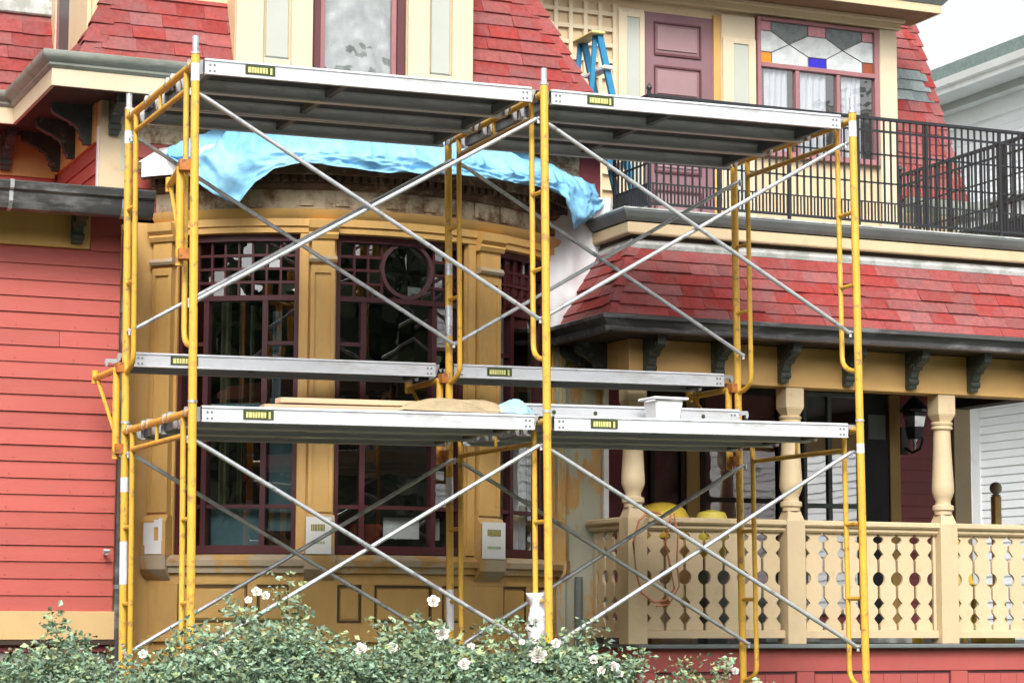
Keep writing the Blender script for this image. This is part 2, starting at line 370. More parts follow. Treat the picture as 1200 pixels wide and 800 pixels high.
# ---- left wing
ww = obj('wing_wall', bx(-8, .155, 2.50, 5.2, .70, 3.60), red_dark, H)
clapboards((-8, 2.498, .957), (1, 0, 0), (0, 0, 1), (0, -1, 0), 24, .1068, red, 8.165, ww,
           x_of=lambda i: (0, 8.165) if i < 22 else (8.165-.205, 8.165))
nails = MB()
for i in range(22):
    for x in (-.52, -.12, .09):
        xx = x+rnd.uniform(-.02, .02); z = .957+i*.1068+.018; nails.tube([(xx, 2.486, z), (xx, 2.4805, z)], .004, 6)
obj('nail_heads', nails, red_dark, ww, kind='stuff')
obj('wing_base_board', bx(-8, .19, 2.455, 2.52, .775, .957), mat('sill_cream_paint', (.56, .38, .18), .55, .1, 2, .06, 40), H, bevel=.004)
obj('wing_sill_drip_shadow', bx(-8, .19, 2.445, 2.52, .745, .772), soffit_m, H)  # dark strip standing for the shadow under the base board
fo = obj('foundation_wall', bx(-8, .15, 2.55, 2.9, 0, .745), stone, H)
for r_ in range(5):
    x = -2.6+(r_ % 2)*.2
    while x < .15:
        l_ = min(rnd.uniform(.28, .5), .15-x)
        if l_ > .05: obj('stone', bx(x, x+l_-.012, 2.515+rnd.uniform(0, .015), 2.56, .745-.15*(r_+1)+.012, .745-.15*r_), stone, fo, bevel=.012)
        x += l_
obj('wing_frieze_board', bx(-8, -.045, 2.465, 2.50, 3.309, 3.56), ochre, H, bevel=.004)
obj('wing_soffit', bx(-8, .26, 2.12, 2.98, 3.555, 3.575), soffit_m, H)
corbel(-.14, 2.465, 3.555, (0, -1, 0), H, h=.22, p=.2)
corbel(-1.0, 2.465, 3.555, (0, -1, 0), H, h=.22, p=.2)
gp = [(0, 3.48), (.02, 3.465), (.07, 3.475), (.10, 3.52), (.105, 3.575), (.13, 3.59), (.14, 3.635), (.125, 3.645), (.11, 3.63), (.02, 3.62), (0, 3.62)]
obj('wing_gutter', MB().sweep(gp, [(-8, 2.14), (.27, 2.14)]), gut_dark, H, smooth=True)
for x in (-.66, .06): obj('gutter_strap', MB().sweep([(o*1.04+.002, z+(.004 if z > 3.55 else -.004)) for o, z in gp], [(x, 2.14), (x+.025, 2.14)]), galv, H)
obj('wing_roof', MB().hexa([(-8, 2.14, 3.60), (.27, 2.14, 3.60), (.27, 3.0, 3.64), (-8, 3.0, 3.64), (-8, 2.14, 3.63), (.27, 2.14, 3.63), (.27, 3.0, 3.68), (-8, 3.0, 3.68)]), gut_dark, H)
ds = obj('downspout', bx(.172, .225, 2.44, 2.50, .05, 3.46), gut_dark, H, bevel=.012)
for z in (1.1, 1.95, 2.9): obj('strap', bx(.168, .23, 2.432, 2.508, z, z+.03), slate_m, ds)
obj('faucet', MB().tube([(.10, 2.47, 1.33), (.10, 2.41, 1.33)], .012).tube([(.08, 2.41, 1.345), (.12, 2.41, 1.345)], .012), galv, H)

# ---- central mass walls
obj('strip_wall', bx(.16, .60, 3.0, 3.2, .5, 3.66), ochre, H)
mw_ = obj('upper_front_wall', bx(.13, 3.91, 3.02, 3.2, 3.60, 4.46), red_dark, H)
clapboards((.13, 3.018, 3.63), (1, 0, 0), (0, 0, 1), (0, -1, 0), 5, .1068, red, 3.6, mw_)
clapboards((.13, 3.018, 4.164), (1, 0, 0), (0, 0, 1), (0, -1, 0), 2, .1068, frieze_m, 3.6, mw_)
sw = obj('upper_side_wall', bx(.135, .30, 3.08, 4.5, 3.6, 4.46), red_dark, H)
clapboards((.133, 4.5, 3.62), (0, -1, 0), (0, 0, 1), (-1, 0, 0), 5, .1068, red, 1.42, sw)
obj('side_frieze_board', bx(.105, .135, 3.08, 4.42, 4.155, 4.43), ochre, H)
cb = obj('corner_board', bx(.115, .30, 2.975, 3.08, 3.62, 4.43), cream, H, bevel=.004)
obj('primer_patch', bx(.1115, .116, 3.0, 3.06, 3.66, 4.25), prime, cb)
obj('primer_patch', bx(.262, .285, 2.972, 2.976, 3.95, 4.22), grey_panel, cb)
rw = obj('rear_wall', bx(-8, .13, 4.42, 4.6, 3.6, 4.46), red_dark, H)
clapboards((-8, 4.418, 3.62), (1, 0, 0), (0, 0, 1), (0, -1, 0), 5, .1068, red, 8.1, rw)
obj('rear_frieze_board', bx(-8, .105, 4.39, 4.42, 4.125, 4.43), ochre, H)
# wall right of the bow: peeled below, primed white above
obj('peeling_wall', bx(3.40, 3.91, 3.0, 3.2, .60, 2.93), peel, H)
obj('primed_wall', bx(3.40, 3.915, 2.995, 3.2, 2.93, 4.02), prime, H, label='bright white primed wall patch right of the bow window')
obj('wall_edge_board', bx(3.915, 3.955, 2.97, 3.1, .62, 2.93), prime, H, bevel=.003)
obj('wall_pipe', MB().tube([(3.70, 2.95, .2), (3.70, 2.95, 1.22)], .03, 10), slate_m, H)
obj('pier_moulding', bx(3.52, 3.60, 2.94, 3.0, .6, 2.93), peel, H, bevel=.01)

# ---- eaves of the mansard
eave = [(-8, 3.93), (-.28, 3.93), (-.28, 2.6), (4.05, 2.6), (4.05, 3.3)]
obj('eave_fascia', MB().sweep([(0, 4.405), (.025, 4.405), (.025, 4.52), (0, 4.52)], eave), cream_l, H)
obj('eave_gutter', MB().sweep([(0, 4.522), (.03, 4.522), (.05, 4.54), (.05, 4.555), (.085, 4.58), (.10, 4.60), (.10, 4.625), (.085, 4.632), (.0, 4.632)], eave), gut_grey, H, smooth=True)
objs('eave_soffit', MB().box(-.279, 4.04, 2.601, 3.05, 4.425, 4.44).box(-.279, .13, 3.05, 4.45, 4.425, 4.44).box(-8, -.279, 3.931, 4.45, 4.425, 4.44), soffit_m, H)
objs('eave_deck', MB().box(-.27, 4.04, 2.61, 3.6, 4.60, 4.63).box(-8, .2, 3.94, 4.6, 4.60, 4.63).box(-.27, .3, 3.5, 4.5, 4.602, 4.632), gut_grey, H)
for y in (4.25, 3.75, 3.22): corbel(.105, y, 4.425, (-1, 0, 0), H, h=.27, p=.28)
corbel(.205, 2.975, 4.425, (0, -1, 0), H, h=.24, p=.24)
corbel(-.27, 4.39, 4.425, (0, -1, 0), H, h=.27, p=.28)
corbel(-1.2, 4.39, 4.425, (0, -1, 0), H, h=.27, p=.28)

# ---- mansard roof of the central mass
K = .4; zb = 4.64; Lm = math.sqrt(1+K*K)
Vf = Vector((0, K, 1)).normalized(); Nf = Vector((0, -1, K)).normalized()
zt = 6.7
xL = lambda z: -.085+K*(z-zb); xR = lambda z: 3.80-K*(z-zb)
rf = MB(); yf = lambda z: 2.79+K*(z-zb)
rf.hexa([(xL(zb), yf(zb), zb), (1.04, yf(zb), zb), (1.04, 6, zb), (xL(zb), 6, zb), (xL(zt), yf(zt), zt), (1.04, yf(zt), zt), (1.04, 5.2, zt), (xL(zt), 5.2, zt)])
rf.hexa([(2.74, yf(zb), zb), (xR(zb), yf(zb), zb), (xR(zb), 6, zb), (2.74, 6, zb), (2.74, yf(zt), zt), (xR(zt), yf(zt), zt), (xR(zt), 5.2, zt), (2.74, 5.2, zt)])
MR, MR2 = objs('mansard_roof', rf, shing, H)
O = Vector((0, yf(zb), zb))
zv = lambda v: zb+v/Lm
RW, EX = 9, .113
shingles(O, (1, 0, 0), Vf, Nf, RW, EX, lambda v: xL(zv(v))+.07, lambda v: 1.02, MR, shing)
shingles(O, (1, 0, 0), Vf, Nf, RW, EX, lambda v: 2.77, lambda v: xR(zv(v))-.07, MR2, shing)
# left face (seen edge-on) and caps
Vl = Vector((K, 0, 1)).normalized(); Nl = Vector((-1, 0, K)).normalized()
shingles(Vector((xL(zb), 3.15, zb)), (0, -1, 0), Vl, Nl, RW, EX, lambda v: -.02, lambda v: .36-K*v/Lm-.05, MR, shing)
hip_caps((xL(zb), yf(zb), zb), (xL(5.7), yf(5.7), 5.7), (1, 0, 0), (0, 1, 0), 7, .15, MR, shing)
hip_caps((xR(zb), yf(zb), zb), (xR(5.7), yf(5.7), 5.7), (-1, 0, 0), (0, 1, 0), 7, .15, MR2, shing)
# rear-left mansard
yr = lambda z: 4.0+K*(z-4.60)
rb = MB().hexa([(-8, yr(4.6), 4.6), (.3, yr(4.6), 4.6), (.3, 6, 4.6), (-8, 6, 4.6), (-8, yr(5.33), 5.33), (.3, yr(5.33), 5.33), (.3, 6, 5.33), (-8, 6, 5.33)])
RR = obj('rear_mansard_roof', rb, shing, H)
shingles(Vector((0, yr(4.62), 4.62)), (1, 0, 0), Vf, Nf, 6, .113, lambda v: -1.2, lambda v: .25, RR, shing)
obj('ridge_cap', MB().box(-8, .3, yr(5.33)-.04, yr(5.33)+.3, 5.31, 5.42), flash_m, H, bevel=.01)
# side dormer on the left slope
SD = obj('side_dormer', MB().box(.045, 1.0, 3.0, 4.36, 4.63, 6.6), cream, H)
objs('dormer_casing', MB().box(.015, .044, 3.02, 3.62, 4.634, 6.6).box(.02, .044, 4.12, 4.36, 4.634, 6.6), cream, SD, bevel=.004)
sdw = obj('window', MB().box(.03, .0448, 3.62, 3.68, 4.634, 6.6).box(.03, .0448, 4.06, 4.12, 4.634, 6.6).box(.028, .0448, 3.62, 4.12, 4.634, 4.70), mauve, SD)
obj('pane', bx(.035, .0449, 3.68, 4.06, 4.70, 6.6), lead_m, sdw)
# front dormer
FD = obj('front_dormer', MB().box(1.0, 1.56, 2.80, 3.7, 4.634, 6.7).box(2.27, 2.78, 2.80, 3.7, 4.634, 6.7).box(1.56, 2.27, 2.83, 3.7, 4.634, 4.70), cream, H)
for (a, b) in ((1.005, 1.20), (1.405, 1.56), (2.275, 2.44), (2.615, 2.775)):
    obj('dormer_casing', bx(a, b, 2.765, 2.80, 4.636, 6.69), cream_l, FD, bevel=.006)
for (a, b) in ((1.222, 1.385), (2.457, 2.60)):
    obj('pilaster_panel', bx(a, b, 2.785, 2.80, 4.80, 6.6), grey_panel, FD, bevel=.004)
    obj('dormer_casing', MB().box(a-.02, b+.015, 2.766, 2.799, 4.636, 4.785), cream_l, FD, bevel=.004)
    obj('panel_shadow_bead', MB().box(a-.002, b+.002, 2.776, 2.80, 4.787, 4.799), slate_m, FD)
fwn = obj('window', MB().box(1.575, 1.625, 2.80, 2.87, 4.70, 6.6).box(2.205, 2.26, 2.80, 2.87, 4.70, 6.6).box(1.575, 2.26, 2.802, 2.87, 4.64, 4.70), mauve_dk, H, bevel=.004)
obj('sash', MB().box(1.626, 1.665, 2.82, 2.86, 4.70, 6.6).box(2.17, 2.204, 2.82, 2.86, 4.70, 6.6).box(1.665, 2.17, 2.822, 2.86, 4.701, 4.745), mauve, fwn, bevel=.004)
obj('pane', MB().quad((1.665, 2.845, 4.745), (2.17, 2.845, 4.745), (2.17, 2.845, 6.6), (1.665, 2.845, 6.6)), g_up, fwn, fix=False)
cm = MB()   # crumpled plastic film behind the glass
nx_, nz_ = 18, 40; hh = {(i, j): 2.895+.02*math.sin(i*1.3+j*.5)+rnd.uniform(-.012, .012) for i in range(nx_+1) for j in range(nz_+1)}
for i in range(nx_):
    for j in range(nz_):
        P = [(1.6+.65*a/nx_, hh[a, b], 4.7+1.9*b/nz_) for a, b in ((i, j), (i+1, j), (i+1, j+1), (i, j+1))]; cm.quad(*P)
obj('plastic_film', cm, mat('clear_plastic_film', (.33, .35, .35), .25, .3, 8, .4, 12, spec=.8), fwn, fix=False, smooth=2)

# ------------------------------------------------------------------ bow window (curved bay)
BX, BY, BRD = 2.04, 4.257, 1.957
def bp_(phi, r, z):
    a = R(phi); return (BX+r*math.sin(a), BY-r*math.cos(a), z)
def bent(mb, p0, p1, o0, o1, z0, z1, step=2.5):
    """curved box: angle p0..p1 degrees, offset o0..o1 from the wall face (outward +)"""
    n = max(1, int(abs(p1-p0)/step+.5)); base = len(mb.v)
    for i in range(n+1):
        p = p0+(p1-p0)*i/n
        for (o, z) in ((o1, z0), (o1, z1), (o0, z1), (o0, z0)): mb.v.append(bp_(p, BRD+o, z))
    for i in range(n):
        a, b = base+i*4, base+i*4+4
        for j in range(4): mb.f.append((a+j, b+j, b+(j+1) % 4, a+(j+1) % 4))
    mb.f.append((base, base+1, base+2, base+3)); e = base+n*4; mb.f.append((e+3, e+2, e+1, e)); return mb
def B(*a, **k): return bent(MB(), *a, **k)
def bsweep(mb, prof, p0, p1, step=2.):
    n = max(1, int(abs(p1-p0)/step)); base = len(mb.v); k = len(prof)
    for i in range(n+1):
        p = p0+(p1-p0)*i/n
        for o, z in prof: mb.v.append(bp_(p, BRD+o, z))
    for i in range(n):
        for j in range(k): mb.f.append((base+i*k+j, base+(i+1)*k+j, base+(i+1)*k+(j+1) % k, base+i*k+(j+1) % k))
    mb.f.append(tuple(base+j for j in range(k))); mb.f.append(tuple(base+n*k+j for j in range(k))[::-1]); return mb
P0, P1 = -50, 50.5
WIN = [(-45, -19.9), (-12.6, 15.6), (24.6, 48.5)]
bw = MB(); bent(bw, P0, P1, -.18, 0, .30, 1.235); bent(bw, P0, P1, -.18, 0, 3.50, 3.66)
for a, b in ((P0, -45), (-19.9, -12.6), (15.6, 24.6), (48.5, P1)): bent(bw, a, b, -.18, -.0005, 1.235, 3.50)
BW = obj('bow_wall', bw, ochre, H)
obj('bow_foundation', B(P0, P1, -.15, -.02, 0, .299), stone, H)
# apron: rails, stiles and sunk panels
obj('apron_rail', bsweep(MB(), [(0, .76), (.035, .76), (.035, .79), (.022, .80), (.022, .885), (0, .885)], P0, P1), ochre, H)
obj('apron_rail', B(P0, P1, 0, .022, 1.10+.04, 1.21), ochre, H)
sills = obj('window_sill', bsweep(MB(), [(-.1, 1.235), (.05, 1.215), (.055, 1.25), (.075, 1.262), (.08, 1.30), (.02, 1.335), (-.1, 1.345)], P0, P1), ochre_d, H, smooth=True)
edges = [-50, -46.5, -43.6, -33, -31, -22.6, -19.8, -12.4, -11.7, -6.9, -4.4, 7.8, 9.8, 15.4, 16.5, 24.2, 26.2, 33, 35, 46, 50.5]
pan = [(-43.4, -29.0), (-27.2, -21.0), (-11.7, -6.9), (-4.4, 7.8), (10, 15.2), (26, 34), (36, 47)]
last = P0
for a, b in pan+[(P1, P1)]:
    if a-last > .3: obj('apron_stile', B(last, a, 0, .022, .886, 1.139), ochre, H)
    last = b
for a, b in pan:
    pm = MB(); t = .45
    bent(pm, a+.02, a+t, .001, .014, .89, 1.136); bent(pm, b-t, b-.02, .001, .014, .89, 1.136); bent(pm, a+t, b-t, .001, .014, .89, .904); bent(pm, a+t, b-t, .001, .014, 1.122, 1.136)
    objs('panel_bead', pm, mat('groove_shadow_paint', (.10, .07, .03), .7, .1) if 'groove_shadow_paint' not in MATS else MATS['groove_shadow_paint'], H)
    obj('apron_panel', B(a+t+.25, b-t-.25, .001, .012, .915, 1.11), ochre, H)
# pilasters
def pilaster(a, b, strip=None):
    p = obj('pilaster', B(a, b, 0, .045, 1.60, 3.30), ochre, H)
    m_ = (b-a)*.16
    mb = MB(); bent(mb, a, a+m_, .045, .058, 1.62, 3.28); bent(mb, b-m_, b, .045, .058, 1.62, 3.28); bent(mb, a+m_, b-m_, .045, .058, 1.62, 1.67); bent(mb, a+m_, b-m_, .045, .058, 3.23, 3.28)
    obj('pilaster_moulding', mb, ochre, p)
    obj('necking', bsweep(MB(), [(0, 3.301), (.07, 3.301), (.08, 3.32), (.065, 3.345), (0, 3.345)], a-.35, b+.35), ochre_d, p)
    obj('capital_block', B(a+.1, b-.1, 0, .055, 3.346, 3.46), ochre, p)
    obj('capital', bsweep(MB(), [(0, 3.461), (.07, 3.461), (.085, 3.49), (.075, 3.505), (.10, 3.53), (.11, 3.585), (0, 3.585)], a-.5, b+.5), ochre, p)
    obj('pedestal', bsweep(MB(), [(0, 1.335), (.09, 1.335), (.09, 1.56), (.075, 1.58), (.06, 1.60), (0, 1.60)], a-.45, b+.45), (ochre if a < -21 else ochre_d), p)
    obj('pedestal_corbel', bsweep(MB(), [(0, 1.17), (.03, 1.17), (.06, 1.20), (.095, 1.24), (.10, 1.333), (0, 1.333)], a-.6, b+.6), ochre_d, p)
    return p
pl = [pilaster(-50, -45.6), pilaster(-17.6, -13.0), pilaster(18.2, 23.8), pilaster(48.9, 50.4)]
for a, b in ((-19.7, -18.1), (15.9, 17.7)):
    obj('casing_strip', B(a, b, 0, .025, 1.345, 3.50), ochre, H)
# notices / primer on pedestals
def notice(a, b, z0, z1, o, label, prints=True, m=paper):
    q = obj('notice', B(a, b, o, o+.006, z0, z1), m, H, label=label)
    if prints:
        w_ = b-a; zz = z0+(z1-z0)*.62; mb = MB(); x = a+w_*.2
        while x < b-w_*.25:
            l_ = rnd.uniform(.25, .5); bent(mb, x, x+l_, o+.006, o+.0075, zz, zz+.045); x += l_+.07
        obj('printed_line', mb, print_o, q, kind='stuff')
        mb = MB(); x = a+w_*.2; zz = z0+(z1-z0)*.27
        while x < b-w_*.25:
            l_ = rnd.uniform(.3, .6); bent(mb, x, x+l_, o+.006, o+.0075, zz, zz+.018); x += l_+.1
        obj('printed_line', mb, print_g, q, kind='stuff')
    return q
notice(-17.9, -13.2, 1.34, 1.585, .10, 'white notice with faint print on the pilaster base left of the middle window')
notice(17.9, 23.9, 1.325, 1.575, .10, 'white notice with olive and green print on the pilaster base right of the middle window')
q = MB()
for a, b, z0, z1 in ((-49.9, -47.6, 1.40, 1.55), (-49.6, -45.9, 1.34, 1.43), (-46.6, -45.8, 1.43, 1.58), (-47.6, -46.6, 1.52, 1.57)): bent(q, a, b, .091, .096, z0, z1)
objs('primer_patch', q, prime, pl[0])
# entablature and cornice
obj('architrave', bsweep(MB(), [(0, 3.505), (.03, 3.505), (.03, 3.545), (.045, 3.55), (.045, 3.60), (.07, 3.625), (.085, 3.66), (.0, 3.67)], P0, P1), ochre, H, smooth=True)
fz = obj('frieze', B(P0, P1, -.18, .03, 3.671, 3.80), frieze_m, H)
for p in (-44, -33, -20, -13, -3, 5, 11, 17, 24, 34, 44): obj('frieze_block', B(p, p+2.6, .03, .045, 3.69, 3.795), frieze_m, fz)
obj('bed_moulding', bsweep(MB(), [(0, 3.801), (.05, 3.801), (.08, 3.83), (.08, 3.845), (0, 3.845)], P0, P1), dentil_m, H)
dn = obj('dentil_course', B(P0, P1, 0, .09, 3.846, 3.90), dentil_m, H)
p = P0+.5
while p < P1-1:
    obj('dentil', B(p, p+1.0, .09, .125, 3.848, 3.897, step=1), dentil_m, dn); p += 1.65
obj('bow_soffit', bsweep(MB(), [(0, 3.901), (.21, 3.92), (.21, 3.94), (0, 3.94)], P0, 41), dentil_m, H)
obj('bow_cornice', bsweep(MB(), [(.18, 3.875), (.21, 3.875), (.22, 3.91), (.25, 3.94), (.25, 3.985), (.18, 3.985)], P0, 41), dentil_m, H, smooth=True)
obj('white_drip_edge', bsweep(MB(), [(.252, 3.88), (.26, 3.88), (.26, 3.99), (.15, 4.005), (.15, 3.995), (.252, 3.98)], P0+1, -38), prime, H)
rb = MB()
for i in range(40):
    p, q_ = P0+i*(41-P0)/40, P0+(i+1)*(41-P0)/40
    rb.quad(bp_(p, BRD+.25, 3.987), bp_(q_, BRD+.25, 3.987), bp_(q_, BRD+0, 4.13), bp_(p, BRD+0, 4.13)); rb.quad(bp_(p, BRD+0, 4.13), bp_(q_, BRD+0, 4.13), bp_(q_, 1.2, 4.33), bp_(p, 1.2, 4.33))
obj('bow_roof', rb, prime, H)
# windows of the bow
def pane(p0, p1, z0, z1, o, parent, m=None):
    mb = MB(); n = max(1, int((p1-p0)/3)); tlt = rnd.uniform(-.003, .003); tz = rnd.uniform(-.0015, .0015)
    for i in range(n):
        a, b = p0+(p1-p0)*i/n, p0+(p1-p0)*(i+1)/n
        mb.quad(bp_(a, BRD+o-tlt, z0), bp_(b, BRD+o+tlt, z0), bp_(b, BRD+o+tlt+tz, z1), bp_(a, BRD+o-tlt+tz, z1))
    obj('pane', mb, m or g_old, parent, fix=False)
def bow_window(a, b, mull, ring=None, ncol=8):
    f_ = MB(); fwd = .95
    bent(f_, a, a+fwd, -.10, -.02, 1.345, 3.50); bent(f_, b-fwd, b, -.10, -.02, 1.345, 3.50)
    bent(f_, a+fwd, b-fwd, -.10, -.02, 3.455, 3.50); bent(f_, a+fwd, b-fwd, -.10, -.02, 1.345, 1.40)
    bent(f_, a+fwd, b-fwd, -.095, -.025, 3.05, 3.085)
    Wn = obj('window', f_, sash, H, label=None)
    A, D = a+fwd, b-fwd
    # transom grid
    zs = [3.085+(3.455-3.085)*i/4 for i in range(5)]; n = ncol; xs = [A+(D-A)*i/n for i in range(n+1)]
    gm = MB(); hw = .009; ha = .22
    cp, cz, cr = (ring if ring else (0, 0, 0))
    def inside(p, z, k=1.0): return ring and ((R(p-cp)*BRD)**2+(z-cz)**2) < (cr*k)**2
    for x in xs[1:-1]:
        seg = None
        for j in range(49):
            z0 = 3.085+.37*j/48; ok = j < 48 and not inside(x, z0+.004)
            if ok and seg is None: seg = z0
            if not ok and seg is not None:
                if z0-seg > .01: bent(gm, x-ha, x+ha, -.075, -.05, seg, z0)
                seg = None
    for z in zs[1:-1]:
        m2 = 96; seg = None
        for j in range(m2+1):
            p = A+(D-A)*j/m2; ok = j < m2 and not inside(p+.1, z)
            if ok and seg is None: seg = p
            if not ok and seg is not None:
                if p-seg > .3: bent(gm, seg, p, -.073, -.052, z-hw, z+hw)
                seg = None
    objs('muntin', gm, sash, Wn)
    for i in range(n):
        for j in range(4):
            if ring and inside((xs[i]+xs[i+1])/2, (zs[j]+zs[j+1])/2, .8): continue
            pane(xs[i], xs[i+1], zs[j], zs[j+1], -.066, Wn)
    if ring:
        rm = MB(); k = 40
        for i in range(k):
            t0, t1 = 2*math.pi*i/k, 2*math.pi*(i+1)/k; P = []
            for (rr, o) in ((cr-.008, -.08), (cr+.016, -.08)):
                pass
            def pt(t, rr, o): return bp_(cp+math.degrees(rr*math.cos(t)/BRD), BRD+o, cz+rr*math.sin(t))
            rm.hexa([pt(t0, cr-.01, -.08), pt(t1, cr-.01, -.08), pt(t1, cr+.016, -.08), pt(t0, cr+.016, -.08), pt(t0, cr-.01, -.035), pt(t1, cr-.01, -.035), pt(t1, cr+.016, -.035), pt(t0, cr+.016, -.035)])
        obj('round_muntin', rm, mat('worn_ring_paint', (.085, .035, .038), .5, .2), Wn)
        rp = MB(); c0 = len(rp.v); rp.v.append(bp_(cp, BRD-.064, cz))
        for i in range(k): rp.v.append(pt(2*math.pi*i/k, cr-.005, -.064))
        for i in range(k): rp.f.append((0, 1+i, 1+(i+1) % k))
        obj('round_pane', rp, g_old, Wn, fix=False)
    # mullions and lights below
    mm = MB()
    for x in mull: bent(mm, x-.55, x+.55, -.095, -.03, 1.40, 3.05)
    objs('mullion', mm, sash, Wn)
    cols = [A]+list(mull)+[D]
    rl = MB()
    for i in range(len(cols)-1):
        x0 = cols[i]+(.55 if i else 0); x1 = cols[i+1]-(.55 if i < len(cols)-2 else 0)
        side = (i != 1)
        rails = [2.25, 1.66] + ([2.76] if side else [])
        rails = sorted(rails)
        for z in rails:
            h_ = .03 if z == 2.25 else .013
            bent(rl, x0, x1, -.09, -.04, z-h_, z+h_)
        zz = [1.40]+rails+[3.05]
        for j in range(len(zz)-1): pane(x0, x1, zz[j], zz[j+1], -.065, Wn)
    objs('sash_rail', rl, sash, Wn)
    return Wn
W1 = bow_window(*WIN[0], (-39.0, -26.7))
W2 = bow_window(*WIN[1], (-6.8, 8.7), ring=(2.6, 3.285, .185), ncol=9)
W3 = bow_window(*WIN[2], (30.5, 42.5), ncol=7)
def drape(p0, p1, z0, z1, o, m, name='curtain', amp=.02, k=40, parent=None):
    mb = MB(); n = int(abs(p1-p0)*4); ph = rnd.uniform(0, 6)
    for i in range(n):
        P = []
        for p in (p0+(p1-p0)*i/n, p0+(p1-p0)*(i+1)/n):
            P.append((p, o+amp*math.sin(p*5+ph)+amp*.4*math.sin(p*13)))
        (a, oa), (b, ob) = P
        mb.quad(bp_(a, BRD+oa, z0), bp_(b, BRD+ob, z0), bp_(b, BRD+ob, z1), bp_(a, BRD+oa, z1))
    obj(name, mb, m, parent or H, fix=False, smooth=True)
drape(-38.5, -36.3, 1.6, 3.4, -.25, olive_refl, parent=W1); drape(-34.5, -33.2, 1.6, 3.4, -.27, olive_refl, parent=W1); drape(-31.8, -31.0, 2.3, 3.05, -.3, olive_refl, parent=W1)  # olive drapes stand for the olive streak reflected in this window
drape(-26, -24, 1.5, 3.0, -.22, teal_c, parent=W1, amp=.008); drape(-26, -20.5, 1.5, 2.4, -.16, teal_c, 'window_shade', 0.0, parent=W1)
drape(-38.5, -27.2, 1.40, 1.66, -.14, teal_c, 'window_shade', 0.0, parent=W1); drape(-38.5, -20.5, 2.28, 2.36, -.13, teal_c, 'window_shade', 0.0, parent=W1)
drape(25.5, 30, 1.4, 2.3, -.12, cyan_c, 'window_shade', 0.0, parent=W3); drape(28.5, 30.5, 2.3, 3.45, -.2, pale_c, parent=W3, amp=.008); drape(33, 35, 2.3, 3.45, -.2, pale_c, parent=W3, amp=.008)
drape(31, 42, 1.4, 2.2, -.14, pale_c, parent=W3)
# papers and a pot standing inside the middle window
obj('paper_card', B(-1.0, 7.4, -.16, -.15, 1.455, 1.60), paper, W2); obj('paper_card', B(9.5, 12.6, -.16, -.15, 1.45, 1.60), paper, W2)
obj('flower_pot', MB().lathe(*bp_(-4.2, BRD-.25, 0)[:2], [(1.42, .09), (1.52, .13), (1.55, .14), (1.55, .12)], 16), terra, W2, smooth=True)
# dark room behind
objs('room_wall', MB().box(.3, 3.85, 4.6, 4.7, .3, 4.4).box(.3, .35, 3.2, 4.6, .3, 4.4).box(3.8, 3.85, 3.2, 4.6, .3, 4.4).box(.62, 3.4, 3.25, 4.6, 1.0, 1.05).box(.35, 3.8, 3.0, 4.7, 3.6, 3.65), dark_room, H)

# ------------------------------------------------------------------ porch
PX0, PX1, PY = 3.83, 8.6, 2.3
obj('porch_floor', MB().box(3.80, PX1+.1, 2.17, 5.2, .712, .742), slate_m, H, bevel=.006)
pb = obj('porch_base', MB().box(3.84, PX1, 2.27, 2.40, 0, .711).box(3.84, 3.96, 2.40, 2.98, 0, .711), red_base, H)
for a, b in ((3.84, 3.97), (5.11, 5.25), (6.42, 6.565), (7.70, 7.84)): obj('base_stile', bx(a, b, 2.25, 2.269, 0, .545), red_base, pb)
obj('base_rail', bx(3.84, PX1, 2.245, 2.269, .547, .710), red_base, pb, bevel=.003)
for a, b in ((3.97, 5.11), (5.25, 6.42), (6.565, 7.70)):
    obj('panel_groove', bx(a, b, 2.262, 2.2695, .527, .5465), mauve_dk, pb); objs('panel_groove', MB().box(a, a+.012, 2.262, 2.2695, 0, .526).box(b-.012, b, 2.262, 2.2695, 0, .526), mauve_dk, pb)
    x = a+.012
    while x < b-.02:
        e = min(x+.145, b-.012); obj('base_board', bx(x+.003, e, 2.263, 2.2693, .02, .526), red_base, pb, bevel=.002); x = e
# back wall of the porch
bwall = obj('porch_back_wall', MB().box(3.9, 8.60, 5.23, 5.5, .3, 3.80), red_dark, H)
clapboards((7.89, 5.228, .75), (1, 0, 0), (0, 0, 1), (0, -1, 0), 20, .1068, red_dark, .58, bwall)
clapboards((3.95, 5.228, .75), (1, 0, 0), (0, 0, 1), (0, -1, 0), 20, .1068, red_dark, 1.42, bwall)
obj('corner_board', bx(8.46, 8.64, 5.17, 5.6, .742, 2.93), cream, H, bevel=.005)
for a, b in ((5.74, 5.87), (7.78, 7.89), (6.70, 6.80)): obj('door_casing', bx(a, b, 5.17, 5.229, .742, 2.90), ochre, H, bevel=.004)
def simple_window(x0, x1, z0, z1, y, mfr, mgl, parent, rail=None, mull=(), fr=.05, name='window'):
    f_ = MB(); f_.box(x0, x0+fr, y-.04, y+.01, z0, z1).box(x1-fr, x1, y-.04, y+.01, z0, z1).box(x0+fr, x1-fr, y-.039, y+.01, z1-fr, z1).box(x0+fr, x1-fr, y-.039, y+.01, z0, z0+fr)
    Wn = obj(name, f_, mfr, parent, bevel=.003)
    if rail: obj('sash_rail', MB().box(x0+fr, x1-fr, y-.035, y, rail-.02, rail+.02), mfr, Wn)
    cols = [x0+fr]+list(mull)+[x1-fr]
    for i in range(len(cols)-1):
        zz = [z0+fr, rail, z1-fr] if rail else [z0+fr, z1-fr]
        for j in range(len(zz)-1): obj('pane', MB().quad((cols[i], y-.01, zz[j]), (cols[i+1], y-.01, zz[j]), (cols[i+1], y-.01, zz[j+1]), (cols[i], y-.01, zz[j+1])), mgl, Wn, fix=False)
        if i: obj('mullion', bx(cols[i]-.02, cols[i]+.02, y-.034, y, z0+fr, z1-fr), mfr, Wn)
    return Wn
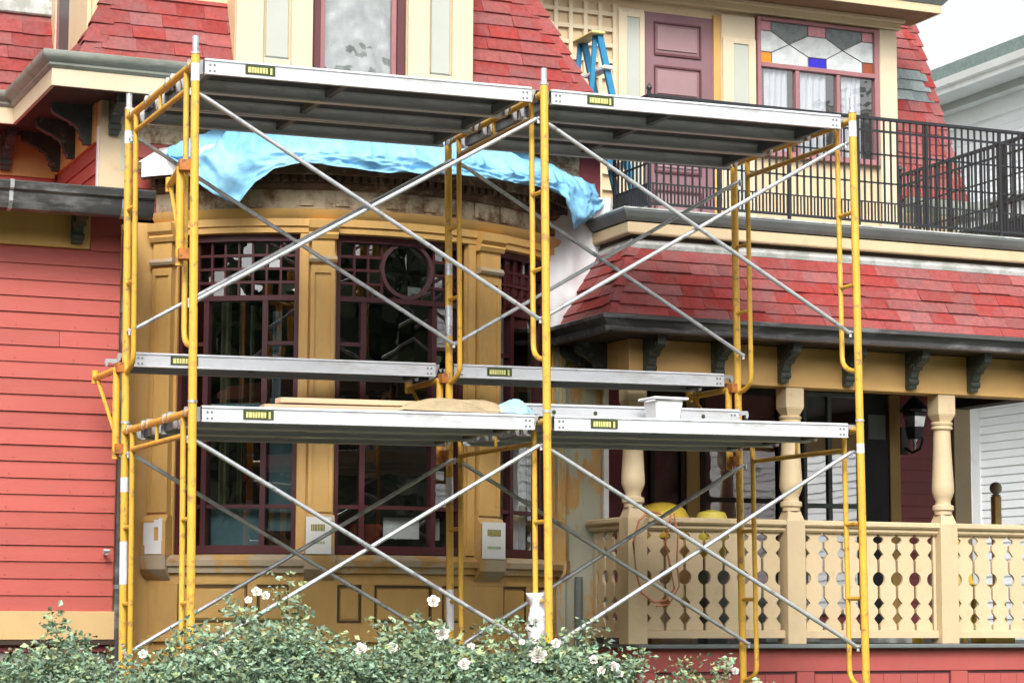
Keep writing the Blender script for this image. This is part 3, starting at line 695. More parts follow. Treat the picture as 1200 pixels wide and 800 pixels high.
pw = simple_window(6.90, 7.50, .95, 2.90, 5.215, slate_m, g_porch, H, rail=1.90, fr=.035, mull=(7.17,))
obj('curtain', MB().quad((6.95, 5.222, .98), (7.15, 5.222, .98), (7.15, 5.222, 2.86), (6.95, 5.222, 2.86)), pale_c, pw, fix=False)
obj('screen_door', MB().box(7.52, 7.77, 5.18, 5.225, .78, 2.90), mat('dark_screen_mesh', (.012, .012, .016), .6, .3), H)
obj('door_panel', bx(7.56, 7.74, 5.172, 5.179, 2.50, 2.72), slate_m, H)
simple_window(5.88, 6.69, .95, 2.90, 5.215, soffit_m, g_old, H, rail=1.93)
simple_window(5.40, 5.73, .78, 2.85, 5.215, soffit_m, g_old, H, name='door', fr=.04)
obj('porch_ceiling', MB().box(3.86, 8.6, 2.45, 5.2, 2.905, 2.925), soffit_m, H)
obj('porch_side_beam', bx(8.42, 8.60, 2.46, 5.16, 2.80, 2.90), soffit_m, H)
# beam, columns, corbels
objs('porch_beam', MB().box(3.76, 9.2, 2.23, 2.40, 2.598, 2.89).box(3.76, 3.90, 2.40, 2.98, 2.598, 2.89), ochre if False else mat('golden_frieze_paint', (.60, .36, .13), .55, .08, 2, .06, 40), H, bevel=.004)
frieze_g = MATS['golden_frieze_paint']
objs('porch_soffit', MB().box(3.46, 9.3, 1.90, 2.46, 2.892, 2.903).box(3.46, 3.9, 2.46, 2.98, 2.892, 2.903), soffit_m, H)
for i in range(10): corbel(3.90+.545*i, 2.229, 2.891, (0, -1, 0), H, h=.27, p=.24)
for y in (2.62, 2.86): corbel(3.759, y, 2.891, (-1, 0, 0), H, h=.27, p=.24)
def column(x, y):
    s = .075
    c = obj('column', MB().lathe(x, y, [(1.70, .066), (1.725, .066), (1.735, .080), (1.765, .080), (1.775, .058), (1.80, .056), (1.83, .070), (1.87, .084), (1.92, .083), (2.05, .075), (2.20, .068), (2.32, .064), (2.335, .064), (2.34, .080), (2.352, .082), (2.362, .072), (2.372, .082), (2.385, .084), (2.395, .07)], 24), cream, H, smooth=True)
    obj('column_pedestal', MB().hexa([(x-s, y-s, .743), (x+s, y-s, .743), (x+s, y+s, .743), (x-s, y+s, .743), (x-s, y-s, 1.62), (x+s, y-s, 1.62), (x+s, y+s, 1.62), (x-s, y+s, 1.62)]).hexa([(x-s, y-s, 1.62), (x+s, y-s, 1.62), (x+s, y+s, 1.62), (x-s, y+s, 1.62), (x-.05, y-.05, 1.70), (x+.05, y-.05, 1.70), (x+.05, y+.05, 1.70), (x-.05, y+.05, 1.70)]), cream, c, bevel=.003)
    obj('column_block', MB().hexa([(x-.05, y-.05, 2.395), (x+.05, y-.05, 2.395), (x+.05, y+.05, 2.395), (x-.05, y+.05, 2.395), (x-s, y-s, 2.45), (x+s, y-s, 2.45), (x+s, y+s, 2.45), (x-s, y+s, 2.45)]).box(x-s, x+s, y-s, y+s, 2.45, 2.597), cream, c, bevel=.003)
    return c
COLS = [3.83, 5.11, 6.42, 7.72]
for x in COLS: column(x, 2.315)
# balustrade
def half_prof():
    pts = []; z = .842
    def cut(z):
        c = .011
        for (zc, hw, hh) in ((.925, .046, .040), (1.035, .046, .040), (1.395, .044, .040)):
            if abs(z-zc) < hh: c = max(c, hw*(1-abs(z-zc)/hh))
        if abs(z-1.215) < .052: c = max(c, math.sqrt(max(0, .052**2-(z-1.215)**2)))
        if 1.475 < z < 1.53: c = max(c, .012+.034*math.sin((z-1.475)/.055*math.pi)**.6)
        if z < .885 and z > .842: c = .011
        return c
    zs = set([.842, .86]); 
    for (zc, hh) in ((.925, .040), (1.035, .040), (1.395, .040)): zs |= {zc-hh-.001, zc, zc+hh+.001}
    zs |= {1.215+.052*math.cos(math.pi*i/10) for i in range(11)}; zs |= {1.475+.055*i/6 for i in range(7)}; zs |= {1.163, 1.268, 1.47, 1.535, 1.56}
    return [(cut(z), z) for z in sorted(zs)]
HP = half_prof(); BWD = .157
def baluster(cx, cy, D, parent):
    D = Vector(D); Nn = Vector((D.y, -D.x, 0))
    prof = [(-BWD/2+c, z) for c, z in HP]+[(BWD/2-c, z) for c, z in HP[::-1]]
    obj('baluster', MB().prism(prof, Vector((cx, cy, 0))-Nn*.011, D, (0, 0, 1), Nn, .022), cream, parent)
def railing(p0, p1, n, parent):
    p0, p1 = Vector(p0), Vector(p1); D = (p1-p0).normalized(); L = (p1-p0).length; N2 = Vector((D.y, -D.x, 0))
    def rail(prof, nm):
        mb = MB(); k = len(prof); base = 0
        for t in (0, L):
            for o, z in prof: q = p0+D*t+N2*o; mb.v.append((q.x, q.y, z))
        mb.f += [tuple(range(k)), tuple(range(2*k-1, k-1, -1))]+[(i, (i+1) % k, k+(i+1) % k, k+i) for i in range(k)]
        return obj(nm, mb, cream, parent)
    r_ = rail([(-.06, 1.585), (.06, 1.585), (.075, 1.60), (.075, 1.622), (.05, 1.635), (-.05, 1.635), (-.075, 1.62), (-.075, 1.60)], 'top_rail')
    rail([(-.03, 1.545), (.03, 1.545), (.045, 1.56), (.045, 1.583), (-.045, 1.583), (-.03, 1.56)], 'rail_moulding')
    rail([(-.035, .785), (.035, .785), (.035, .835), (.02, .841), (-.02, .841), (-.035, .835)], 'bottom_rail')
    off = (L-n*BWD)/2
    for i in range(n):
        q = p0+D*(off+BWD*(i+.5)); baluster(q.x, q.y, D, parent)
    if off > .015:      # slim half boards against the posts
        for s0, s1 in ((.002, off-.006), (L-off+.006, L-.002)):
            a, b = p0+D*s0, p0+D*s1
            obj('end_board', MB().hexa([tuple(a-N2*.01)[:2]+(.842,), tuple(b-N2*.01)[:2]+(.842,), tuple(b+N2*.01)[:2]+(.842,), tuple(a+N2*.01)[:2]+(.842,), tuple(a-N2*.01)[:2]+(1.545,), tuple(b-N2*.01)[:2]+(1.545,), tuple(b+N2*.01)[:2]+(1.545,), tuple(a+N2*.01)[:2]+(1.545,)]), cream, parent)
for i in range(3): railing((COLS[i]+.076, PY+.02, 0), (COLS[i+1]-.076, PY+.02, 0), 7, H)
railing((3.83, 2.95, 0), (3.83, 2.392, 0), 3, H)
# gutter, skirt roof, cornice
SK = [(3.46, 2.98), (3.46, 1.95), (9.3, 1.95)]
gpo = [(0, 2.905), (.03, 2.89), (.07, 2.895), (.075, 2.93), (.055, 2.94), (.07, 2.965), (.10, 2.985), (.10, 3.01), (.085, 3.018), (0, 3.012)]
obj('porch_gutter', MB().sweep([(o-.04, z) for o, z in gpo], SK), gut_dark, H, smooth=True)
t_, zs0, zs1 = .34, 3.0, 3.60
Lk = math.hypot(t_, zs1-zs0)
sk = MB(); sk.hexa([(3.47, 1.955, zs0), (9.3, 1.955, zs0), (9.3, 5, zs0), (3.47, 2.99, zs0), (3.47+t_, 1.955+t_, zs1), (9.3, 1.955+t_, zs1), (9.3, 5, zs1), (3.47+t_, 2.99, zs1)])
SKR = obj('porch_skirt_roof', sk, shing, H)
Vs = Vector((0, t_, zs1-zs0)).normalized(); Ns = Vector((0, -(zs1-zs0), t_)).normalized()
shingles((0, 1.955, zs0), (1, 0, 0), Vs, Ns, 6, .104, lambda v: 3.47+v/Lk*t_+.05, lambda v: 7.6, SKR, shing, .19, .30)
Vs2 = Vector((t_, 0, zs1-zs0)).normalized(); Ns2 = Vector((-(zs1-zs0), 0, t_)).normalized()
shingles((3.47, 2.99, zs0), (0, -1, 0), Vs2, Ns2, 6, .104, lambda v: 0, lambda v: 1.035-v/Lk*t_-.02, SKR, shing, .19, .30)
hip_caps((3.47, 1.955, zs0), (3.47+t_, 1.955+t_, zs1), (1, 0, 0), (0, 1, 0), 5, .09, SKR, shing)
CR = [(3.81, 2.98), (3.81, 2.285), (9.3, 2.285)]
obj('skirt_flashing', MB().sweep([(0, 3.57), (.03, 3.545), (.035, 3.575), (.0, 3.615)], CR), flash_m, H)
obj('cornice_recess', MB().sweep([(-.05, 3.60), (.0, 3.60), (.0, 3.66), (-.05, 3.66)], CR), soffit_m, H)
obj('cornice_fascia', MB().sweep([(-.05, 3.645), (.055, 3.645), (.06, 3.655), (.06, 3.725), (.03, 3.735), (-.05, 3.735)], CR), cream, H)
obj('cornice_cap', MB().sweep([(-.05, 3.737), (.065, 3.737), (.085, 3.76), (.11, 3.80), (.11, 3.812), (-.05, 3.812)], CR), slate_m, H)
obj('cornice_edge', MB().sweep([(-.05, 3.813), (.115, 3.813), (.115, 3.825), (-.05, 3.83)], CR), flash_m, H)
obj('balcony_deck', bx(3.84, 9.3, 2.3, 5.2, 3.60, 3.81), slate_m, H)

# ------------------------------------------------------------------ upper right wall
UW = obj('upper_wall', bx(3.9, 7.93, 5.235, 5.6, 3.80, 6.40), cream, H)
# square lattice panelling
for i in range(9):
    x = 3.95+i*.139
    obj('lattice_batten', bx(x, x+.035, 5.195, 5.234, 3.82, 6.19), cream_l, UW)
for j in range(17):
    z = 3.86+j*.139; obj('lattice_batten', bx(3.9, 5.10, 5.203, 5.234, z, z+.035), cream_l, UW)
def up_pil(a, b, pa, pb_, zt_=6.17, z0=3.82, pz=6.09):
    p = obj('upper_pilaster', MB().box(a, b, 5.19, 5.234, z0, zt_), cream_l, H, bevel=.006)
    obj('pilaster_panel', bx(pa, pb_, 5.183, 5.189, 4.1, pz), grey_panel, p)
    objs('panel_frame', MB().box(a+.005, pa, 5.17, 5.189, 4.08, pz+.05).box(pb_, b-.005, 5.17, 5.189, 4.08, pz+.05).box(pa, pb_, 5.171, 5.189, pz, pz+.05), cream_l, p, bevel=.003)
up_pil(5.10, 5.36, 5.185, 5.31); up_pil(6.12, 6.46, 6.235, 6.385, zt_=6.22, pz=5.96)
obj('corner_board', bx(7.745, 7.93, 5.18, 5.234, 3.82, 6.25), cream_l, H, bevel=.006)
dr_ = obj('balcony_door', bx(5.375, 6.05, 5.225, 5.26, 3.85, 6.17), mauve_door, H)
obj('door_casing', MB().box(6.05, 6.12, 5.205, 5.234, 3.82, 6.2), ochre, H)  # ochre here puts the jamb's orange shadow into the colour
for k, (z0, z1) in enumerate(((5.79, 6.09), (5.40, 5.70), (4.75, 5.25), (4.05, 4.60))):
    a, b = 5.47, 5.93; fr = MB(); t = .015
    fr.box(a, b, 5.212, 5.224, z1-t, z1).box(a, b, 5.210, 5.224, z0, z0+t*1.4).box(b-t, b, 5.211, 5.224, z0+t*1.4, z1-t).box(a, a+.008, 5.211, 5.224, z0+t*1.4, z1-t)
    objs('door_panel', fr, mauve_dk, dr_); obj('door_panel', bx(a+.03, b-.04, 5.215, 5.224, z0+.05, z1-.04), mauve_panel, dr_, bevel=.004)
# stained glass window
sg = MB(); X0, X1, Z0, Z1, ZM = 6.475, 7.735, 4.98, 6.235, 5.80
sg.box(X0, X0+.035, 5.17, 5.234, Z0, Z1).box(X1-.05, X1, 5.17, 5.234, Z0, Z1).box(X0+.035, X1-.05, 5.171, 5.234, Z1-.03, Z1).box(X0+.035, X1-.05, 5.171, 5.234, Z0, Z0+.05).box(X0+.035, X1-.05, 5.165, 5.234, ZM-.02, ZM+.02)
SG = obj('stained_glass_window', sg, mauve, H, bevel=.003)
obj('mullion', bx(6.86, 6.895, 5.175, 5.23, Z0+.05, ZM-.02), mauve, SG); obj('mullion', bx(7.285, 7.32, 5.175, 5.23, Z0+.05, ZM-.02), mauve, SG)
for a, b in ((X0+.035, 6.86), (6.895, 7.285), (7.32, X1-.05)): obj('pane', MB().quad((a, 5.205, Z0+.05), (b, 5.205, Z0+.05), (b, 5.205, ZM-.02), (a, 5.205, ZM-.02)), g_up, SG, fix=False)
xa, xb, za, zb_ = X0+.035, X1-.05, ZM+.02, Z1-.03
# transom: leaded pieces
opal = mat('opal_glass', (.50, .53, .53), .12, .22, 9, .15, rand=.12, spec=.7); dkg = mat('dark_streaky_glass', (.07, .09, .085), .08, .5, 14, .2, spec=.8)
def tw(u, v): return (xa+(xb-xa)*u, za+(zb_-za)*v)
def piece(pts, m_):
    P = [tw(*p) for p in pts]; mb = MB(); k = len(P); mb.v = [(x, 5.200, z) for x, z in P]+[(x, 5.206, z) for x, z in P]
    mb.f = [tuple(range(k))[::-1], tuple(range(k, 2*k))]+[(i, (i+1) % k, k+(i+1) % k, k+i) for i in range(k)]
    obj('glass_piece', mb, m_, SG)
    for i in range(k):
        p, q = P[i], P[(i+1) % k]; segs.add(tuple(sorted(((round(p[0], 4), round(p[1], 4)), (round(q[0], 4), round(q[1], 4))))))
segs = set()
Q1, Q2 = .255, .725
piece([(Q1, .5), (.42, .25), (.58, .25), (Q2, .5), (.58, .75), (.42, .75)], opal)
piece([(0, .27), (.10, .27), (Q1, .5), (.10, .77), (0, .77)], opal)
piece([(.10, 0), (.42, 0), (.42, .25), (Q1, .5), (.10, .27)], opal)
piece([(.10, .77), (Q1, .5), (.42, .75), (.42, 1), (.10, 1)], dkg)
piece([(1, .27), (.90, .27), (Q2, .5), (.90, .77), (1, .77)], opal)
piece([(.58, 0), (.90, 0), (.90, .27), (Q2, .5), (.58, .25)], opal)
piece([(.90, .77), (Q2, .5), (.58, .75), (.58, 1), (.90, 1)], dkg)
G_ = MATS
piece([(0, 0), (.10, 0), (.10, .27), (0, .27)], G_['orange_glass']); piece([(.42, 0), (.58, 0), (.58, .25), (.42, .25)], G_['blue_glass']); piece([(.90, 0), (1, 0), (1, .27), (.90, .27)], G_['brown_glass'])
piece([(0, .77), (.10, .77), (.10, 1), (0, 1)], G_['rose_glass']); piece([(.42, .75), (.58, .75), (.58, 1), (.42, 1)], G_['rose_glass']); piece([(.90, .77), (1, .77), (1, 1), (.90, 1)], G_['rose_glass'])
for a, b in sorted(segs): obj('lead_came', MB().tube([(a[0], 5.198, a[1]), (b[0], 5.198, b[1])], .0042, 6), lead_m, SG)
cv = MB()
for (a, b) in ((6.56, 6.80), (6.93, 7.2), (7.36, 7.56)):
    n = 16
    for i in range(n):
        x0_, x1_ = a+(b-a)*i/n, a+(b-a)*(i+1)/n; cv.quad((x0_, 5.225+.008*math.sin(i*1.6), Z0), (x1_, 5.225+.008*math.sin((i+1)*1.6), Z0), (x1_, 5.225+.008*math.sin((i+1)*1.6), ZM), (x0_, 5.225+.008*math.sin(i*1.6), ZM))
obj('curtain', cv, pale_c, SG, fix=False, smooth=True)
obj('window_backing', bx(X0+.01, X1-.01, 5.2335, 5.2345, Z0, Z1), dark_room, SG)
# eaves on the right
obj('upper_frieze', MB().box(3.9, 7.96, 5.15, 5.24, 6.255, 6.345), cream, H, bevel=.004)
obj('upper_frieze_moulding', MB().box(3.9, 7.98, 5.10, 5.15, 6.31, 6.345), cream, H, bevel=.006)
obj('upper_soffit', MB().box(3.9, 8.12, 4.80, 5.30, 6.346, 6.356), mat('brown_soffit_paint', (.22, .12, .06), .7, .2), H)
E2 = [(3.7, 4.80), (8.13, 4.80), (8.13, 5.3)]
obj('upper_fascia', MB().sweep([(0, 6.34), (.02, 6.34), (.02, 6.415), (0, 6.415)], E2), cream, H)
obj('upper_gutter', MB().sweep([(0, 6.417), (.03, 6.417), (.05, 6.44), (.10, 6.50), (.10, 6.53), (0, 6.53)], E2), slate_m, H)
obj('upper_roof', MB().box(3.7, 8.12, 4.81, 5.3, 6.42, 6.52), slate_m, H)
# mansard slope right of the corner board
hx = lambda z: 8.655-.045*(z-4.8)
y5 = lambda z: 5.22+.38*(z-4.8)
ms = MB().hexa([(7.95, y5(4.7), 4.7), (hx(4.7), y5(4.7), 4.7), (hx(4.7), 7, 4.7), (7.95, 7, 4.7), (7.95, y5(6.62), 6.62), (hx(6.62), y5(6.62), 6.62), (hx(6.62), 7, 6.62), (7.95, 7, 6.62)])
RMF = obj('right_mansard_roof', ms, shing, H)
V5 = Vector((0, .38, 1)).normalized(); N5 = Vector((0, -1, .38)).normalized(); L5 = math.hypot(1, .38)
shingles((0, y5(4.72), 4.72), (1, 0, 0), V5, N5, 17, .118, lambda v: 7.94, lambda v: hx(4.72+v/L5)-.04, RMF, shing, .17, .28, mfun=lambda i: shing_g if i in (9, 10, 11) else shing)
hip_caps((hx(4.72), y5(4.72), 4.72), (hx(6.6), y5(6.6), 6.6), (-1, 0, 0), (0, 1, 0), 13, .10, RMF, shing)
obj('right_mansard_gutter', MB().sweep([(0, 4.56), (.06, 4.56), (.09, 4.64), (.09, 4.69), (0, 4.69)], [(7.94, 5.12), (8.72, 5.12), (8.72, 6.5)]), gut_grey, H)
obj('right_lower_wall', bx(7.93, 8.6, 5.25, 6, 3.8, 4.70), cream, H)

# wall lantern on the porch wall
LN = thing('wall_lantern', 'black scrolled lantern hanging on the porch wall beside the red clapboards', 'lantern', (7.95, 5.2, 2.5))
obj('back_plate', bx(7.91, 7.99, 5.185, 5.21, 2.38, 2.62), iron, LN, bevel=.004)
obj('scroll_arm', MB().tube([(7.95, 5.2, 2.44), (7.98, 5.12, 2.39), (8.02, 5.05, 2.42), (8.03, 5.02, 2.50), (8.0, 5.0, 2.56)], .012, 8), iron, LN)
obj('lantern_roof', MB().lathe(7.93, 5.0, [(2.74, .125), (2.76, .13), (2.83, .07), (2.86, .04), (2.88, .012), (2.90, .012)], 8), iron, LN)
obj('lantern_cage', MB().lathe(7.93, 5.0, [(2.50, .065), (2.52, .075), (2.73, .115), (2.735, .115)], 6), iron, LN)
obj('lantern_pane', MB().lathe(7.93, 5.0, [(2.55, .079), (2.70, .112)], 6), g_porch, LN)
obj('lantern_finial', MB().lathe(7.93, 5.0, [(2.41, .004), (2.44, .018), (2.46, .01), (2.50, .03)], 8), galv, LN)

# iron railing of the balcony
IR = thing('iron_railing', 'black iron picket railing along the balcony edge above the porch', 'railing', (5.6, 2.4, 3.82))
def iron_run(p0, p1, posts, sp=.058):
    p0, p1 = Vector(p0), Vector(p1); D = (p1-p0).normalized(); L = (p1-p0).length; zb2, zt2 = 3.83, 4.705
    for z, h_, w2 in ((4.695, .011, .016), (4.60, .008, .008), (4.42, .006, .006), (4.20, .006, .006), (4.05, .005, .005), (3.90, .009, .009)):
        q0, q1 = p0.copy(), p1.copy(); N2 = Vector((D.y, -D.x, 0))
        P = [q0-N2*w2, q1-N2*w2, q1+N2*w2, q0+N2*w2]; obj('rail_bar', MB().hexa([(q.x, q.y, z-h_) for q in P]+[(q.x, q.y, z+h_) for q in P]), iron, IR)
    n = int(L/sp)
    for i in range(1, n):
        q = p0+D*(L*i/n); s = .0060; obj('picket', bx(q.x-s, q.x+s, q.y-s, q.y+s, 3.895, 4.69), iron, IR)
    for i in range(n):
        q = p0+D*(L*(i+.5)/n); s = .0045; obj('short_picket', bx(q.x-s, q.x+s, q.y-s, q.y+s, 3.905, 4.047), iron, IR)
    for t in posts:
        q = p0+D*t; s = .011; o = obj('post', bx(q.x-s, q.x+s, q.y-s, q.y+s, 3.826, 4.73 if t == 0 else 4.684), iron, IR)
        if t == 0: obj('finial', MB().lathe(q.x, q.y, [(4.731, .012), (4.75, .024 if t == 0 else .015), (4.765, .018 if t == 0 else .012), (4.785, .006)], 8), iron, o)
iron_run((4.0, 2.38, 0), (7.34, 2.38, 0), (0, .57, 1.16, 1.76, 2.37, 3.04))
iron_run((4.0, 2.96, 0), (4.0, 2.40, 0), (.0,))
IR2 = IR
iron_run((7.34, 4.25, 0), (7.34, 2.42, 0), (0, .75, 1.5))

# stepladder on the balcony
SLd = thing('stepladder', 'blue fibreglass stepladder with yellow top standing on the balcony', 'ladder', (4.2, 3.6, 3.82))
LX = -.055
for y in (3.42, 3.70):
    obj('front_rail', MB().hexa([(4.50+LX, y, 3.82), (4.55+LX, y, 3.82), (4.55+LX, y+.03, 3.82), (4.50+LX, y+.03, 3.82), (4.13+LX, y, 5.40), (4.18+LX, y, 5.40), (4.18+LX, y+.03, 5.40), (4.13+LX, y+.03, 5.40)]), lad_b, SLd)
    obj('rear_rail', MB().hexa([(3.99+LX, y+.035, 3.82), (4.03+LX, y+.035, 3.82), (4.03+LX, y+.06, 3.82), (3.99+LX, y+.06, 3.82), (4.115+LX, y+.035, 5.40), (4.15+LX, y+.035, 5.40), (4.15+LX, y+.06, 5.40), (4.115+LX, y+.06, 5.40)]), lad_b, SLd)
obj('top_cap', bx(4.07+LX, 4.19+LX, 3.39, 3.76, 5.40, 5.425), mat('pale_yellow_ladder_top', (.60, .50, .20), .5, .1), SLd, bevel=.008)
for z in (4.1, 4.4, 4.72):
    x = 4.155+LX+(5.40-z)*.234; obj('step', bx(x-.04, x+.05, 3.45, 3.70, z, z+.025), galv, SLd)
obj('step', bx(4.17+LX, 4.25+LX, 3.39, 3.76, 5.13, 5.16), prime, SLd, bevel=.006)

# newel post at the porch side
NW = thing('newel_post', 'slim ochre newel post with a ball on top at the right end of the porch', 'post', (8.5, 4.6, 0))
obj('post_shaft', bx(8.465, 8.535, 4.565, 4.635, 0, 1.99), ochre, NW, bevel=.006)
obj('ball', MB().lathe(8.5, 4.6, [(1.99, .03), (2.0, .045), (2.005, .03)]+[(2.06+.055*math.sin(t), .055*math.cos(t)) for t in [(-1.2+i*.27) for i in range(10)]]+[(2.116, .002)], 16), ochre_d, NW, smooth=True)

# ------------------------------------------------------------------ neighbouring house
NBH = thing('neighbour_house', 'white clapboard neighbouring house with grey green roof at the right edge', 'house', (16, 6, 0))
nw = obj('wall', bx(13.02, 22, -8, 18, 0, 7.25), nb_white, NBH)
clapboards((13.018, 18, .4), (0, -1, 0), (0, 0, 1), (-1, 0, 0), 66, .102, nb_white, 26, nw)
obj('corner_board', MB().box(12.99, 13.1, 11.32, 11.50, .3, 3.9), prime, NBH)
nwn = obj('window', MB().box(12.985, 13.02, 11.50, 11.56, 1.9, 3.9).box(12.985, 13.02, 12.2, 12.35, 1.9, 3.9).box(12.985, 13.02, 11.5, 12.35, 2.86, 2.92), prime, NBH)
obj('pane', MB().box(12.995, 13.018, 11.56, 12.2, 1.9, 2.86), mat('blue_reflecting_glass', (.10, .20, .28), .2, .2), nwn); obj('pane', MB().box(12.994, 13.018, 11.56, 12.2, 2.92, 3.9), MATS['blue_reflecting_glass'], nwn)
obj('frieze_board', bx(12.96, 13.015, -8, 18, 7.05, 7.34), nb_white, NBH)
obj('soffit', bx(12.45, 13.0, -8, 18, 7.345, 7.36), nb_grey, NBH)
obj('soffit_moulding', bx(12.80, 12.96, -8, 18, 7.25, 7.342), nb_grey, NBH)
obj('fascia', bx(12.42, 12.449, -8, 18, 7.34, 7.50), prime, NBH)
obj('gutter', MB().sweep([(0, 7.40), (.05, 7.42), (.07, 7.50), (0, 7.50)], [(12.42, 18), (12.42, -8)]), prime, NBH)
rfn = obj('roof', MB().hexa([(12.36, -8.3, 7.505), (17, -8.3, 7.9), (17, 18.3, 7.9), (12.36, 18.3, 7.505), (12.36, -8.3, 7.66), (17, -8.3, 8.0), (17, 18.3, 8.0), (12.36, 18.3, 7.66)]), nb_roof, NBH)
ppo = obj('porch', MB().box(11.9, 13.0, 7.2, 12.6, 5.42, 5.62), prime, NBH); obj('porch_roof', MB().hexa([(11.8, 7.1, 5.63), (13.0, 7.1, 5.63), (13.0, 12.7, 5.63), (11.8, 12.7, 5.63), (11.8, 7.1, 5.68), (13.0, 7.1, 5.95), (13.0, 12.7, 5.95), (11.8, 12.7, 5.68)]), nb_grey, ppo)
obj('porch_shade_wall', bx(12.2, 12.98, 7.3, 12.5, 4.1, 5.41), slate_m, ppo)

# ------------------------------------------------------------------ scaffolding
BAY, SW_, HL = 2.134, 1.56, 1.957
SM = Matrix.Translation((0, 0, 2.1)) @ Matrix.Rotation(-.012, 4, 'Y')
SC = thing('scaffolding', 'yellow two-bay two-lift steel frame scaffolding standing in front of the house', 'scaffolding', mw=SM)
def arc(p0, p1, p2, n=5):
    p0, p1, p2 = map(Vector, (p0, p1, p2)); return [p0*(1-t)**2+p1*2*t*(1-t)+p2*t*t for t in [i/n for i in range(n+1)]]
def end_frame(i, lift):
    x = i*BAY; z0 = (lift-1)*HL; zt2 = z0+HL
    f = obj('end_frame', MB().tube([(x, 0, z0), (x, 0, zt2-.004)], .0245, 12).tube([(x, SW_, z0), (x, SW_, zt2-.004)], .0245, 12).tube([(x, 0, zt2-.05), (x, SW_, zt2-.05)], .0225, 12), yel, SC, smooth=True, local=True)
    zb3 = zt2-.17
    obj('header_bar', MB().tube([(x, .19, zb3), (x, SW_-.19, zb3)], .016, 10), yel, f, smooth=True, local=True)
    obj('header_strut', MB().tube([(x, SW_*.5, zb3), (x, SW_*.5, zt2-.05)], .011, 8), yel, f, smooth=True, local=True)
    for y, d in ((0, 1), (SW_, -1)):
        yy = y+d*.19
        obj('ladder_tube', MB().tube([(x, yy, zt2-.05)]+[(x, yy, z0+.42)]+arc((x, yy, z0+.42), (x, yy, z0+.33), (x, y+d*.02, z0+.315))[1:], .0165, 10), yel, f, smooth=True, local=True)
        for zz in (1.32, .86): obj('rung', MB().tube([(x, y+d*.015, z0+zz), (x, yy, z0+zz)], .0135, 8), yel, f, smooth=True, local=True)
        cpn = MB().tube([(x, y, zt2-.002), (x, y, zt2+.012)], .0275, 12)
        if lift == 1: cpn.tube([(x, y, zt2+.012), (x, y, zt2+.10)], .019, 10)
        obj('coupling_pin', cpn, galv, f, smooth=True, local=True)
        st = MB()
        for zz in (1.768, .5635): st.tube([(x-.0, y+d*.02, z0+zz), (x, y+d*.10, z0+zz)], .008, 8).tube([(x, y+d*.085, z0+zz-.028), (x, y+d*.085, z0+zz+.012)], .010, 6)
        objs('brace_lock', st, galv, f, local=True)
    return f
frames = {}
for lift in (0, 1):
    for i in range(3): frames[i, lift] = end_frame(i, lift)
def sticker(i, lift, y, z0, z1, m=sticker_m):
    obj('sticker', MB().tube([(i*BAY, y, z0), (i*BAY, y, z1)], .0252, 14, cap=False), m, frames[i, lift], smooth=True, local=True)
sticker(0, 0, SW_, -.72, -.98); sticker(0, 0, SW_, -.33, -.42); sticker(1, 1, SW_, .62, .82, galv); sticker(1, 1, SW_, 1.02, 1.10, galv); sticker(1, 0, SW_, -1.02, -1.28); sticker(1, 0, SW_, -.30, -.45, galv)
sticker(0, 1, 0, 1.80, 1.90); sticker(2, 1, 0, 1.80, 1.90); sticker(2, 0, 0, -.14, -.20); sticker(0, 1, SW_, 1.74, 1.82)
for i in range(3):      # base plates and screw jacks
    for y in (0, SW_):
        zg = -2.1-i*BAY*.012
        obj('base_plate', MB().box(i*BAY-.08, i*BAY+.08, y-.08, y+.08, zg, zg+.01).tube([(i*BAY, y, zg+.01), (i*BAY, y, -HL+.05)], .018, 10), galv, SC, local=True)
zu, zl = 1.768, .5635
for lift in (0, 1):
    dz = (lift-1)*HL
    for b in range(2):
        for y, d in ((.088, 1), (SW_-.088, -1)):
            cbr = bpy.data.objects.new('cross_brace', None); C.objects.link(cbr); cbr.parent = SC; WM[cbr] = SM.copy(); cbr.empty_display_size = .1
            x0, x1 = b*BAY+.012, (b+1)*BAY-.012
            for k, (za_, zb4) in enumerate(((zu, zl), (zl, zu))):
                oy = (.014 if k else -.014)
                obj('brace_tube', MB().tube([(x0, y+oy*.2, za_+dz), (x0+.10, y+oy, za_+dz+(zb4-za_)*.1/(x1-x0)), (x1-.10, y+oy, zb4+dz-(zb4-za_)*.1/(x1-x0)), (x1, y+oy*.2, zb4+dz)], .0132, 10), galv, cbr, smooth=True, local=True)
            obj('pivot_bolt', MB().tube([((x0+x1)/2, y-.03, (zu+zl)/2+dz), ((x0+x1)/2, y+.03, (zu+zl)/2+dz)], .008, 6), galv, cbr, local=True)
def side_bracket(px, y, z, ang, L=.58, dropz=.56):
    e = bpy.data.objects.new('side_bracket', None); C.objects.link(e); e.parent = SC; e.location = (px, y, z); e.rotation_euler = (0, 0, ang); e.empty_display_size = .1
    WM[e] = SM
    def q(nm, mb, m): obj(nm, mb, m, e, smooth=True, local=True)
    q('bracket_post', MB().tube([(0, 0, .0), (0, 0, -dropz)], .023, 12), yel)
    q('bracket_arm', MB().tube([(0, 0, -.01), (0, L, -.01)], .0215, 12), yel)
    q('bracket_end', MB().tube([(0, L, -.045), (0, L, .04)], .024, 10), yel)
    q('bracket_strut', MB().tube([(0, L-.06, -.02), (0, .02, -dropz*.72)], .012, 8), yel)
    q('bracket_clamp', bx(-.012, .06, -.075, .0, -.03, .03), rust); q('bracket_clamp', bx(-.012, .06, -.075, 0, -dropz+.03, -dropz+.09), rust)
for i in range(3): side_bracket(i*BAY-.045, SW_+.055, .345, 0)
side_bracket(-.055, .10, 1.33, R(8.5)*-1, L=.56)

